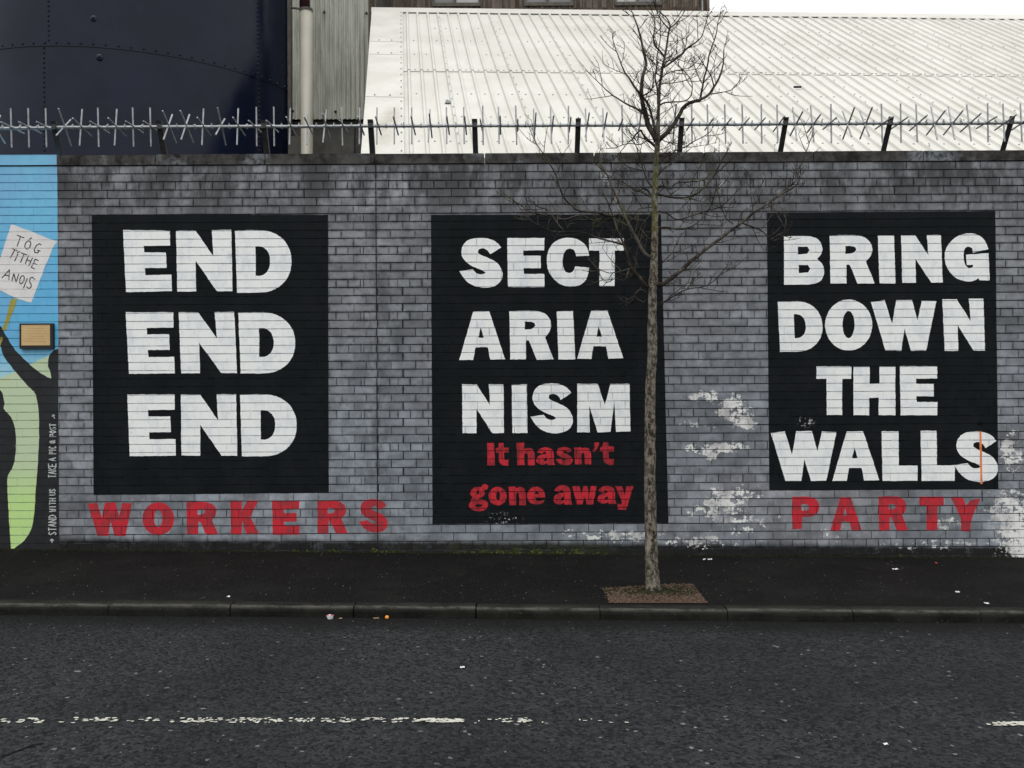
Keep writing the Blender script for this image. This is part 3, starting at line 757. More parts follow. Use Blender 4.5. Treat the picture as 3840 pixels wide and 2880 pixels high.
# dark figures: right one with raised arm, left one with a bulging outline
mural_poly([(-60,1195),(0,1218),(14,1238),(30,1270),(63,1320),(136,1388),(181,1416),(194,1420),(190,1395),(181,1372),(181,1350),(190,1325),(205,1312),(222,1306),(222,1600),(222,2066),(40,2066),(78,2040),(100,2018),(118,1985),(126,1960),(133,1880),(138,1810),(143,1750),(148,1640),(147,1560),(142,1500),(131,1470),(110,1452),(90,1430),(52,1385),(11,1333),(8,1310),(0,1290),(-60,1270)], 3, "mural_figure", M['figure'], label="dark figure raising an arm to the placard stick")
mural_poly([(-900,1400),(-200,1420),(-30,1440),(2,1460),(14,1485),(18,1510),(15,1536),(35,1552),(55,1585),(62,1640),(60,1710),(50,1755),(27,1785),(29,1840),(32,1900),(38,1990),(42,2068),(-900,2068)], 3, "mural_figure", M['figure'], label="dark figure at the left edge of the mural")
strokes([[(-4,1300),(8,1268)]], 10, 4, "placard_stick_end", M['stick'], sky_p)
mural_poly([(44,1118),(66,1122),(24,1241),(10,1236)], 4, "placard_stick", M['stick'])
z3 = lambda x, y: (x / 4.1475, 820 + y / 4.1475)
mural_poly([z3(*p) for p in [(180,95),(215,98),(520,215),(870,355),(690,790),(490,1305),(430,1295),(230,1230),(0,1110),(-200,1045),(-60,800),(0,640),(90,350)]], 5, "placard", M['placard'], label="white placard reading TÓG TÍTHE ANOIS")
def ell(cx, cy, rx, ry, tilt=0, n=14):
    o = []
    for k in range(n + 1):
        t = 2 * math.pi * k / n; x, y = rx * math.cos(t), ry * math.sin(t)
        c_, s_ = math.cos(R(tilt)), math.sin(R(tilt)); o.append((cx + x*c_ - y*s_, cy + x*s_ + y*c_))
    return o
L = [[(275,260),(380,300)],[(325,280),(275,430)], ell(440,410,42,66,22), [(460,325),(500,300)],
     [(650,410),(620,393),(572,420),(540,478),(548,528),(590,535),(615,500)],[(585,490),(638,508)],
     [(195,465),(275,500)],[(238,488),(170,610)],[(285,550),(235,660)],[(275,530),(312,512)],[(330,530),(420,565)],[(380,555),(325,680)],
     [(450,575),(400,700)],[(512,610),(455,735)],[(428,640),(488,668)],
     [(555,632),(495,760)],[(555,632),(605,655)],[(525,695),(578,715)],[(495,760),(545,782)],
     [(40,920),(155,795),(145,950)],[(80,880),(150,888)],[(190,970),(222,855),(255,990),(300,860)],
     ell(348,950,32,66,15),[(430,930),(375,1080)],[(545,945),(512,912),(478,925),(462,975),(490,1020),(492,1062),(460,1090),(420,1062)]]
placard = [o for o in bpy.data.objects if o.name == "placard"][0]
strokes([[z3(*p) for p in ln] for ln in L], 4.0, 6, "placard_writing", M['ink'], sky_p, label="dark hand lettering TÓG TÍTHE ANOIS")
# vertical hand lettering beside the grey wall, read from bottom to top
SF = {'S':[[(.95,.15),(.5,0),(.05,.2),(.5,.5),(.95,.78),(.5,1),(.05,.85)]],'T':[[(0,0),(1,0)],[(.5,0),(.5,1)]],'A':[[(0,1),(.5,0),(1,1)],[(.2,.62),(.8,.62)]],
      'N':[[(0,1),(0,0),(1,1),(1,0)]],'D':[[(0,0),(0,1),(.7,.85),(1,.5),(.7,.12),(0,0)]],'W':[[(0,0),(.25,1),(.5,.3),(.75,1),(1,0)]],'I':[[(.5,0),(.5,1)]],
      'H':[[(0,0),(0,1)],[(1,0),(1,1)],[(0,.5),(1,.5)]],'U':[[(0,0),(0,.8),(.5,1),(1,.8),(1,0)]],'K':[[(0,0),(0,1)],[(1,0),(0,.55),(1,1)]],'E':[[(1,0),(0,0),(0,1),(1,1)],[(0,.5),(.8,.5)]],
      'P':[[(0,1),(0,0),(.9,.1),(.9,.45),(0,.55)]],'C':[[(1,.12),(.4,0),(0,.5),(.4,1),(1,.88)]],'O':[[(.5,0),(0,.5),(.5,1),(1,.5),(.5,0)]],
      '&':[[(1,1),(.1,.25),(.5,0),(.85,.25),(.1,.7),(.4,1),(1,.55)]],'>':[[(0,.5),(1,.5)],[(.6,.2),(1,.5),(.6,.8)]],'r':[[(0,.75),(.9,.35)],[(.5,.1),(.95,.35),(.8,.8)]]}
def vtext(txt, y0, y1, xa, xb):
    n = len(txt); st = (y0 - y1) / n; o = []
    for i, ch in enumerate(txt):
        if ch == ' ': continue
        for ln in SF[ch]:
            o.append([(xa + (xb - xa) * v, y0 - st * (i + .08 + u * .70)) for u, v in ln])
    return o
vt = vtext(">", 2035, 2017, 186, 206) + vtext("STAND", 2007, 1928, 184, 212) + vtext("WITH", 1919, 1866, 187, 210) + vtext("US", 1857, 1831, 187, 209) \
   + vtext("TAKE", 1792, 1736, 183, 211) + vtext("A", 1730, 1713, 186, 210) + vtext("PIC", 1702, 1672, 185, 211) + vtext("&", 1664, 1648, 188, 208) + vtext("POST", 1638, 1586, 188, 211) + vtext("r", 1570, 1550, 196, 209)
strokes(vt, 3.6, 4, "marker_writing", M['chalk'], sky_p, label="small white hand lettering STAND WITH US TAKE A PIC & POST running upward")

# plaque screwed on the mural
plq = empty("plaque", "small brass plaque in a black frame on the blue mural beside the grey wall", "plaque")
x0, z1 = W(82, 1214); x1, z0 = W(207, 1308)
bb = MB()
fx0, fx1, fz0, fz1 = W(87, 1219)[0], W(196, 1219)[0], W(87, 1296)[1], W(87, 1219)[1]
bb.box(x0, fx0, -.040, -.006, z0, z1); bb.box(fx1, x1, -.040, -.006, z0, z1); bb.box(fx0, fx1, -.0401, -.006, fz1, z1); bb.box(fx0, fx1, -.0401, -.006, z0, fz0)
bb.build("frame", M['frame'], plq)
bb = MB(); bb.box(fx0, fx1, -.035, -.008, fz0, fz1); pl = bb.build("plate", M['brass'], plq)
bb = MB(); re_ = random.Random(2)
for k in range(6):
    z = fz1 - .035 - k * .024; a = re_.uniform(.02, .06); x = fx0 + a
    while x < fx1 - a:
        wd = re_.uniform(.006, .02); bb.poly([(x, -.0355, z), (min(x+wd, fx1-a), -.0355, z), (min(x+wd, fx1-a), -.0355, z+.0045), (x, -.0355, z+.0045)]); x += wd + .006
bb.build("engraving", M['engrave'], pl)

# ================================================================ SPIKED SECURITY RAIL
rail = empty("security_spike_rail", "galvanised rail of rotating spikes on leaning posts along the wall top", "spike rail")
zrail = P(1920, 484, 7.74).z
rs = random.Random(21)
pts = []
for px in range(-1600, 5401, 140):
    yy = 484 + (4 if px < 2300 else -6 * min(1, (px - 2300) / 900))
    pts.append(P(px, 485 - .0053 * 0, 7.74))
posts = [(-185,-180),(205,232),(600,620),(990,1003),(1390,1398),(1780,1784),(2168,2163),(2555,2546),(2945,2922),(3337,3306),(3790,3752),(4180,4110)]
posts = [(-1385,-1300),(-985,-920),(-585,-540)] + posts + [(4580,4500),(4980,4890)]
xr = lambda px, d=7.74: P(px, 480, d).x
x_prev = xr(-1800)
zr = 3.853
xposts = [xr(p[0]) for p in posts]
segs = [x_prev] + xposts + [xr(5500)]
for a, c in zip(segs[:-1], segs[1:]):
    bb = MB(); off = rs.uniform(-.004, .004)
    bb.tube([(a + .004, -.05, zr + off), ((a+c)/2, -.05, zr + off - .003), (c - .004, -.05, zr + off)], [.0145] * 3, 8)
    bb.build("rail", M['galv'], rail, smooth=False)
for (pt, pb) in posts:
    xt = xr(pt); xb = P(pb, 575, 7.93).x
    if pb < 0 or pb > 3840: xb = xt * .985
    bb = MB(); t0 = Vector((xb, .13, ZT + .08)); t1 = Vector((xt, -.085, zr + .05)); s_ = .024
    d = t1 - t0
    for (ox0, ox1, oy0, oy1) in ((-s_, s_, 0, .006), (s_ - .006, s_, .006, .045)):
        c_ = []
        for q in (t0, t1):
            for (x, y) in ((ox0, oy0), (ox1, oy0), (ox1, oy1), (ox0, oy1)): c_.append(q + Vector((x, y, 0)))
        bb.hexa(c_)
    o = bb.build("post", M['post'], rail)
    bb = MB(); bb.box(xt - .02, xt + .02, -.072, -.028, zr - .02, zr + .022); bb.build("bracket", M['post'], o)
spike_meshes = []
for k in range(10):
    bb = MB(); ph = [R(50), R(10), R(90), R(35), R(0), R(65), R(20), R(80), R(45), R(5)][k]
    for j, a in enumerate((ph, ph + R(90))):
        d = Vector((0, math.sin(a), math.cos(a))); l = .178; o_ = Vector((.007 if j else -.007, 0, 0)); bend = Vector((rs.uniform(-.004, .004), 0, 0))
        bb.tube([o_ - d * l + bend, o_, o_ + d * l - bend], [.0072] * 3, 6)
    bb.tube([(-.02, 0, 0), (.02, 0, 0)], [.0175] * 2, 8)
    spike_meshes.append(bb.mesh("spike", M['galv']))
cm = MB(); cm.tube([(-.005, 0, 0), (.005, 0, 0)], [.022] * 2, 8); cm.box(-.0035, .0035, -.006, .006, .018, .032); cmesh = cm.mesh("collar", M['galv'])
order = {k: rs.randrange(10) for k in range(-30, 90)}
for k in range(-27, 83):
    px = 45 + 65.3 * k; x = xr(px)
    if min(abs(x - q) for q in xposts) > .035:
        if k < 14: m_ = rs.choice([0, 0, 3, 8, 4, 1])
        elif k < 34: m_ = rs.choice([1, 4, 9, 1, 4, 6, 2])
        else: m_ = rs.choice([9, 6, 1, 4, 3, 2, 5])
        o = bpy.data.objects.new("spike", spike_meshes[m_]); COL.objects.link(o); o.parent = rail; o.location = (x, -.05, zr)
    xc = xr(px + 32)
    if min(abs(xc - q) for q in xposts) > .03:
        o = bpy.data.objects.new("collar", cmesh); COL.objects.link(o); o.parent = rail; o.location = (xc, -.05, zr); o.rotation_euler = (rs.uniform(-.6, .6), 0, 0)

# ================================================================ STORAGE TANK
D0 = 15.0
TC = Vector((-.532 * D0, CAM.y + 1.2396 * D0, 0)); TR = .2505 * D0
ZS = 1.5 + .4001 * D0
tank = empty("storage_tank", "tall round navy blue riveted steel tank behind the left part of the wall", "tank")
def cyl(r, z0, z1, n=128):
    b_ = MB()
    for z in (z0, z1):
        for i in range(n):
            a = 2 * math.pi * i / n; b_.vert((TC.x + r * math.cos(a), TC.y + r * math.sin(a), z))
    for i in range(n): b_.face((i, (i+1) % n, n + (i+1) % n, n + i))
    return b_
b_ = cyl(TR, -.1, ZS + .05); b_.build("lower_shell", M['tank'], tank, smooth=True)
b_ = cyl(TR + .012, ZS - .07, 16.0); n = 128
c1 = [b_.vert((TC.x + (TR + .012) * math.cos(2*math.pi*i/n), TC.y + (TR + .012) * math.sin(2*math.pi*i/n), ZS - .07)) for i in range(n)]
c0 = [b_.vert((TC.x + TR * .995 * math.cos(2*math.pi*i/n), TC.y + TR * .995 * math.sin(2*math.pi*i/n), ZS - .07)) for i in range(n)]
for i in range(n): b_.face((c1[i], c0[i], c0[(i+1) % n], c1[(i+1) % n]))
t1_ = [b_.vert(b_.v[n + i]) for i in range(n)]
b_.face(t1_)
b_.build("upper_shell", M['tank'], tank, smooth=False).data.polygons.foreach_set('use_smooth', [True] * n + [False] * (n + 1))
def hit(px, py, r):
    rr = ray(px, py); ox, oy = CAM.x - TC.x, CAM.y - TC.y
    A = rr.x**2 + rr.y**2; B = ox*rr.x + oy*rr.y; C = ox*ox + oy*oy - r*r; dsc = B*B - A*C
    if dsc < 0: return None
    t = (-B - math.sqrt(dsc)) / A; return CAM + rr * t
rv = MB()
def dome(b, c, nrm_, r=.024, h=.020, n=6):
    nrm_ = nrm_.normalized(); a = nrm_.cross(Vector((0, 0, 1)));
    if a.length < .1: a = Vector((1, 0, 0))
    a.normalize(); t = nrm_.cross(a); r0 = []; r1 = []
    for i in range(n):
        an = 2*math.pi*i/n; d = a*math.cos(an) + t*math.sin(an)
        r0.append(b.vert(c + d*r)); r1.append(b.vert(c + d*r*.6 + nrm_*h*.8))
    for i in range(n): b.face((r0[i], r0[(i+1) % n], r1[(i+1) % n], r1[i]))
    b.face(r1)
def rivet_at(ang, z, r_):
    d = Vector((math.cos(ang), math.sin(ang), 0)); dome(rv, Vector((TC.x, TC.y, z)) + d * r_, d)
def angof(px, py):
    p = hit(px, py, TR); return math.atan2(p.y - TC.y, p.x - TC.x)
a_ = angof(183, 60)
for k in range(40): rivet_at(a_, ZS + .03 + k * .085, TR + .012)
a_ = angof(165, 300)
for k in range(60): rivet_at(a_, ZS - .10 - k * .085, TR)
a_ = angof(966, 200)
for k in range(45): rivet_at(a_, ZS + .03 + k * .085, TR + .012)
for k in range(60): rivet_at(a_ + .01, ZS - .10 - k * .085, TR)
for a0 in (a_ + 1.1, angof(183, 60) - .8):
    for k in range(60): rivet_at(a0, ZS - .10 - k * .085, TR)
for k in range(116):
    rivet_at(-math.pi + 2*math.pi*k/116 + .02, ZS - .015, TR + .012)
rv.build("rivets", M['tank'], tank, kind='stuff')
for (px, py) in ((350, 70), (372, 215)):
    p = hit(px, py, TR + .012); d = Vector((p.x - TC.x, p.y - TC.y, 0)).normalized()
    b_ = MB(); dome(b_, p, d, .060, .014, 12); dome(b_, p + d * .01, d, .025, .036, 8); b_.build("washer", M['tank'], tank)

# ================================================================ CORRUGATED SHED BEHIND, WITH PIPE
shed = empty("corrugated_shed", "tall grey green corrugated building between the tank and the white roof", "shed")
DS = 17.2; ys = CAM.y + DS
sx0, sx1 = P(1088, 250, DS).x, P(1408, 30, DS).x
zb1 = P(1200, 447, DS).z
b_ = MB(); n = 0; pit = .094; amp = .025
N = int((sx1 - sx0) / (pit / 8))
for i in range(N + 1):
    x = sx0 + i * (sx1 - sx0) / N; y = ys + amp * math.sin(2 * math.pi * (x - sx0) / pit)
    b_.vert((x, y, zb1)); b_.vert((x, y, 12))
for i in range(N): b_.face((2*i, 2*i+2, 2*i+3, 2*i+1))
b_.build("cladding", M['corr'], shed, smooth=True)
b_ = MB(); b_.box(-4.12, sx1, ys + .03, ys + 3, zb1 - .0, 12); b_.build("shed_body", M['shade'], shed)
zc = P(1200, 505, DS).z
b_ = MB(); b_.box(sx0, sx1 + .6, ys + .10, ys + .16, zc, zb1 - .01); b_.build("plinth", M['shade'], shed)
b_ = MB(); b_.box(sx0, sx1 + .6, ys - .12, ys + .16, -.3, zc - .06); b_.build("base_wall", M['shade'], shed)
b_ = MB(); b_.box(sx0 - .04, sx0 + .03, ys - .05, ys + .04, -.3, 12); b_.build("corner_trim", M['wframe'], shed)
rx0 = P(1388, 200, DS).x
b_ = MB(); b_.box(rx0, rx0 + .10, ys - .07, ys + .01, P(1390, 160, DS).z, 12); b_.build("rusty_flashing", M['rust'], shed)
b_ = MB(); b_.box(rx0 + .02, rx0 + .08, ys - .06, ys + .01, zb1, P(1390, 162, DS).z); b_.build("corner_trim", M['corr'], shed)
b_ = MB()
for (px, py) in ((1216, 46), (1374, 50), (1222, 418), (1258, 419), (1098, 416)):
    dome(b_, P(px, py, DS - .03), Vector((0, -1, 0)), .028, .03, 8)
b_.build("bolts", M['grime'], shed, kind='stuff')
# the swept dark cable loop at the foot
b_ = MB(); b_.tube([P(1340, 448, 17.0), P(1332, 480, 16.98), P(1330, 520, 16.98), P(1330, 575, 17.0), P(1330, 640, 17.0)], [.015] * 5, 6); b_.build("cable", M['grime'], shed)

pipe = empty("vent_pipe", "thick cream vertical pipe in front of the corrugated cladding", "pipe")
DP = 16.6; pxc = P(1150, 300, DP).x; pr = 22.5 / F * DP
ztop = P(1150, 38, DP).z
b_ = MB(); b_.tube([(pxc, CAM.y + DP, -.3), (pxc, CAM.y + DP, ztop)], [pr, pr], 32); b_.build("pipe_body", M['pipe'], pipe, smooth=True)
b_ = MB(); b_.tube([(pxc - .03, CAM.y + DP, ztop - .02), (pxc - .03, CAM.y + DP, ztop + 1.2)], [pr * .85] * 2, 20); b_.build("pipe_top", M['darkred'], pipe, smooth=True)
b_ = MB(); b_.tube([P(1088, 28, DP), P(1125, 33, DP - .05)], [.022] * 2, 8); b_.tube([(pxc, CAM.y + DP, ztop - .03), (pxc, CAM.y + DP, ztop + .02)], [pr * 1.07] * 2, 24); b_.build("bracket", M['shade'], pipe)

# ================================================================ WHITE PITCHED ROOF BUILDING
hall = empty("white_roofed_hall", "long hall with an off white profiled metal roof behind the wall", "hall")
O = P(1543, 575, 10.5); U = ray(1500, -819); U = Vector((U.x, 1.0, U.z)); RD = Vector((1, .038, 0))
NN = RD.cross(U).normalized()
if NN.z < 0: NN = -NN
def Dy(y): return 10.5 * (575 + 819) / (y + 819) - 10.5
TDR, TDM = Dy(52), Dy(268)
PIT = 0.2007
def RP(s, td, h=0.0): return O + RD * s + U * td + NN * h
def profile(s0, s1):
    """list of (s, h) along the ridge for ribs at k*PIT"""
    o = [(s0, None)]
    k0 = math.ceil((s0 - .05) / PIT); k1 = math.floor((s1 + .05) / PIT)
    for k in range(k0, k1 + 1):
        c = k * PIT
        for ds, h in ((-.030, 0), (-.013, .030), (.013, .030), (.030, 0)): o.append((c + ds, h))
        for ds in (.075, .125): o.append((c + ds, .0))
    def hh(s):
        d = abs((s + PIT/2) % PIT - PIT/2)
        return .030 if d < .013 else (0 if d > .030 else .030 * (.030 - d) / .017)
    o = sorted({round(s, 4) for s, h in o if s0 <= s <= s1} | {s0, s1})
    return [(s, hh(s)) for s in o]
screws = MB()
joints = [3 + 5 * j for j in range(-1, 19)]
for j in range(len(joints) - 1):
    s0 = joints[j] * PIT - .013; s1 = joints[j+1] * PIT + .013
    if s1 < 0: continue
    s0 = max(s0, -.10)
    for row, (t0, t1, hb) in enumerate(((-.12, TDM + .12, .0), (TDM - .02, TDR, .014))):
        b_ = MB(); pr_ = profile(s0, s1); lift = .0015 * (j % 2)
        m = len(pr_)
        for t in (t0, t1):
            for s, h in pr_: b_.vert(RP(s, t, h + hb + lift))
        for s, h in pr_: b_.vert(RP(s, t0, h + hb + lift - .012))
        for i in range(m - 1):
            b_.face((i, i+1, m+i+1, m+i)); b_.face((i+1, i, 2*m+i, 2*m+i+1))
        b_.build("roof_sheet", M['roof'], hall)
    for k in range(joints[j], joints[j+1]):
        for td in (.35, 1.15, 2.0, TDM + .03, TDM + .8, TDM + 1.55, TDM + 2.3):
            s = (k + .5) * PIT
            if s < 0: continue
            if rs.random() < (.95 if abs(td - TDM) < .1 or td == .35 else .55):
                dome(screws, RP(s, td, .014 if td > TDM else 0), NN, .016, .014, 5)
    td = .2
    while td < TDR - .1:
        dome(screws, RP(joints[j+1] * PIT, td, .043), NN, .014, .012, 5); td += .30
screws.build("screws", M['galv'], hall, kind='stuff')
# verge flashing, four lapped lengths
vl0, vl1 = -.64, -.085
ts = [-.14, Dy(370), Dy(212), Dy(165), TDR]
for i in range(4):
    b_ = MB(); h = .034 + .006 * i
    a0, a1 = ts[i] - .03, ts[i+1]
    lf = lambda t: -.60 - .08 * max(0, t) / TDR
    c_ = [RP(lf(a0), a0, h), RP(vl1, a0, h - .006), RP(vl1, a1, h - .006), RP(lf(a1), a1, h)]
    d_ = [p - NN * .012 for p in c_]
    b_.hexa([d_[0], d_[1], d_[2], d_[3], c_[0], c_[1], c_[2], c_[3]])
    e_ = [RP(lf(a0), a0, h), RP(lf(a1), a1, h)]
    b_.hexa([e_[0] + Vector((-.012, 0, -.16)), e_[0] + Vector((0, 0, -.16)), e_[1] + Vector((0, 0, -.16)), e_[1] + Vector((-.012, 0, -.16)), e_[0] + Vector((-.012, 0, -.001)), e_[0] + Vector((0, 0, -.001)), e_[1] + Vector((0, 0, -.001)), e_[1] + Vector((-.012, 0, -.001))])
    b_.build("verge_flashing", M['flash'], hall)
sb = MB(); td = 0
while td < TDR:
    dome(sb, RP(vl1 - .035, td, .034 + .006 * sum(td > q for q in ts[1:4])), NN, .013, .012, 5); td += .27
for i in (1, 2, 3):
    for s in (-.50, -.28): dome(sb, RP(s, ts[i] + .02, .036 + .006 * i), NN, .015, .014, 5)
sb.build("screws", M['galv'], hall, kind='stuff')
# ridge cap
S1 = joints[-1] * PIT
b_ = MB(); tr_ = RP(0, TDR) 
A = [RP(-.70, TDR - .03, .044), RP(S1, TDR - .03, .044)]
Bp = [RP(-.70, TDR + .16, .075), RP(S1, TDR + .16, .075)]
Cp = [p + Vector((0, .25, -.17)) for p in Bp]
b_.poly([A[0], A[1], Bp[1], Bp[0]]); b_.poly([Bp[0], Bp[1], Cp[1], Cp[0]]); b_.poly([A[1], A[0], A[0] - NN * .012, A[1] - NN * .012])
b_.build("ridge_cap", M['roof'], hall)
b_ = MB(); pk = [RP(-.62, TDR + .10, .0), RP(S1, TDR + .10, .0)]
bk_ = [p + Vector((0, 5.5, -4.0)) for p in pk]
b_.poly([pk[0], pk[1], bk_[1], bk_[0]]); b_.build("back_slope", M['roof'], hall)
# eaves fascia and walls
b_ = MB(); e0 = RP(-.45, -.12, -.012); e1 = RP(S1, -.12, -.012)
b_.hexa([e0 + Vector((0, 0, -.14)), e1 + Vector((0, 0, -.14)), e1 + Vector((0, .03, -.14)), e0 + Vector((0, .03, -.14)), e0, e1, e1 + Vector((0, .03, 0)), e0 + Vector((0, .03, 0))])
b_.build("eaves_fascia", M['trim'], hall)
b_ = MB(); g0 = RP(-.5, .02, -.03); g1 = RP(-.5, TDR + .05, -.03); g2 = bk_[0].copy(); g2.x = g1.x
def dn(p): return Vector((p.x, p.y, -.4))
b_.poly([dn(g0), dn(g2), g2, g1, g0]); f1 = RP(S1, .02, -.03); b_.poly([dn(g0), g0, f1, dn(f1)]); 
b_.build("wall", M['shade'], hall)
# bits lying on the roof
def on_roof(px, py, h=.02):
    rr = ray(px, py); t = (O + NN * h - CAM).dot(NN) / rr.dot(NN); return CAM + rr * t
p = on_roof(2990, 331); b_ = MB(); b_.tube([p + Vector((-.055, 0, .02)), p + Vector((.06, 0, .02))], [.016, .016], 6)
b_.build("debris", M['dark'], None, label="short dark offcut lying on the white roof right of the tree", category="debris")
p = on_roof(1680, 384); b_ = MB(); b_.hexa([p + Vector(q) for q in ((-.04,-.02,-.01),(.04,-.02,-.01),(.05,.04,.0),(-.05,.04,.0),(-.03,-.01,.03),(.045,-.01,.02),(.04,.04,.035),(-.02,.04,.06))])
b_.build("debris", M['trim'], None, label="pale grey crumpled scrap on the white roof left of the tree", category="debris")

# ================================================================ BROWN UPPER BUILDING
tow = empty("brown_clad_building", "brown corrugated building with paired windows rising behind the white roof ridge", "building")
DB = 18.6; yb = CAM.y + DB
bx0, bx1 = P(1432, 30, DB).x, P(2652, 45, DB).x
N = int((bx1 - bx0) / .02)
wins = [(1622, 1802), (1966, 2150), (2304, 2484)]
b_ = MB(); idx = []
zlow = 6.5; zhi = P(1900, -420, DB).z; zsill = P(1900, 22, DB).z; zhead = P(1900, -150, DB).z
def wy(x): 
    d = (x - bx0) % .12
    return yb - (.022 if d < .05 else 0.0)
xs_ = []
x = bx0
while x < bx1:
    xs_ += [x, x + .05, x + .058, x + .112]; x += .12
xs_ = [q for q in xs_ if q < bx1] + [bx1]
def isw(xa, xb_):
    c = (xa + xb_) / 2
    for (a, q) in wins:
        if P(a, 10, DB).x < c < P(q, 10, DB).x: return True
    return False
for a, q in zip(xs_[:-1], xs_[1:]):
    ya, yq = wy(a + .001), wy(q - .001 if wy(q - .001) == wy(a + .001) else q + .001)
    if (a - bx0) % .12 < .049: ya = yq = yb - .022
    zz = [(zlow, zsill), (zhead, zhi)] if isw(a, q) else [(zlow, zhi)]
    for z0, z1 in zz: b_.poly([(a, ya, z0), (q, yq, z0), (q, yq, z1), (a, ya, z1)])
b_.build("cladding", M['brown'], tow)
b_ = MB(); b_.box(bx0, bx1, yb + .12, yb + 6, -.4, zhi); b_.build("building_body", M['grime'], tow)
b_ = MB(); b_.box(bx0 - .15, bx1 + .15, yb - .25, yb + 6.2, zhi, zhi + .12); b_.build("roof", M['grime'], tow)
b_ = MB(); b_.box(bx1 - .02, bx1 + .04, yb - .06, yb + .2, zlow, zhi); b_.build("corner_trim", M['brown'], tow)
b_ = MB(); b_.box(bx1 - .13, bx1 - .10, yb - .05, yb - .03, zlow, zhi); b_.build("corner_trim", M['trim'], tow)
b_ = MB(); b_.box(bx0 - .05, bx0 + .06, yb - .08, yb + .2, zlow, zhi); b_.build("corner_trim", M['grime'], tow)
for i, (a, q) in enumerate(wins):
    xa, xb_ = P(a, 10, DB).x, P(q, 10, DB).x; xm = (xa + xb_) / 2 - .03
    f = MB(); t = .045
    f.box(xa, xb_, yb - .05, yb + .05, zsill - .02, zsill + .055); f.box(xa, xb_, yb - .05, yb + .05, zhead - .05, zhead)
    for c in (xa, xm - t/2, xb_ - t): f.box(c, c + t, yb - .049, yb + .049, zsill + .055, zhead - .05)
    fo = f.build("window", M['wframe'], tow)
    for k, (u0, u1) in enumerate(((xa + t, xm - t/2), (xm + t/2, xb_ - t))):
        g_ = MB(); g_.box(u0, u1, yb + .0, yb + .012, zsill + .055, zhead - .05)
        g_.build("pane", M['blind'] if (i, k) in ((0, 1), (2, 0)) else M['glass'], fo)
b_ = MB(); zf = P(1900, 44, DB).z; b_.box(bx0 + .05, bx1 - .14, yb - .045, yb - .024, zf - .05, zf + .06); b_.build("base_flashing", M['rust'], tow)

# ================================================================ STREET TREE
tree = empty("street_tree", "bare young street tree with slim grey brown trunk in the gravel pit", "tree")
TD = 6.42
A1 = lambda x, y: (1900 + x / 2.212, y / 2.212)
B1 = lambda x, y: (1900 + x / 2.212, 750 + y / 2.212)
C1 = lambda x, y: (2840 + x / 2.212, y / 2.212)
D1 = lambda x, y: (2840 + x / 2.212, 750 + y / 2.212)
H1 = lambda x, y: (2200 + x / 3.687, 560 + y / 3.687)
def cr_smooth(pts, n=4):
    o = []
    for i in range(len(pts) - 1):
        p0, p1, p2, p3 = pts[max(i-1, 0)], pts[i], pts[i+1], pts[min(i+2, len(pts)-1)]
        for k in range(n):
            t = k / n
            o.append(tuple(.5 * (2*p1[j] + (p2[j]-p0[j])*t + (2*p0[j]-5*p1[j]+4*p2[j]-p3[j])*t*t + (3*p1[j]-p0[j]-3*p2[j]+p3[j])*t**3) for j in range(len(p1))))
    o.append(tuple(pts[-1])); return o
rt = random.Random(31)
trunk = [(2449,2232,70),(2449,2215,64),(2447,2180,54),(2443,2100,49),(2440,1950,46),(2437,1800,43),(2438,1600,40),(2439,1450,38),(2446,1330,36),(2446,1200,34),(2448,1080,31),(2450,1060,35),(2452,1000,29),(2455,900,26),(2456,820,24),(2455,760,24),(2456,700,21),(2462,600,19),(2465,540,21),(2467,500,17),(2468,440,13),(2470,400,12),(2473,330,11),(2480,285,11),(2484,255,10),(2491,220,9),(2499,180,8),(2506,130,7),(2512,95,6),(2503,72,4.5),(2483,52,3.5),(2460,34,3),(2456,-10,2.4)]
sm = cr_smooth([(float(a), float(c), float(d)) for a, c, d in trunk], 6)
b_ = MB(); tp = []
for i, (x, y, wd) in enumerate(sm):
    p = P(x, y, TD + .0 * i); tp.append(p)
rad = [wd / 2 / F * TD for x, y, wd in sm]
b_.tube(tp, [r * (1 + rt.uniform(-.05, .05)) for r in rad], 14, jit=.05)
trunk_o = b_.build("trunk", M['bark'], tree, smooth=True)
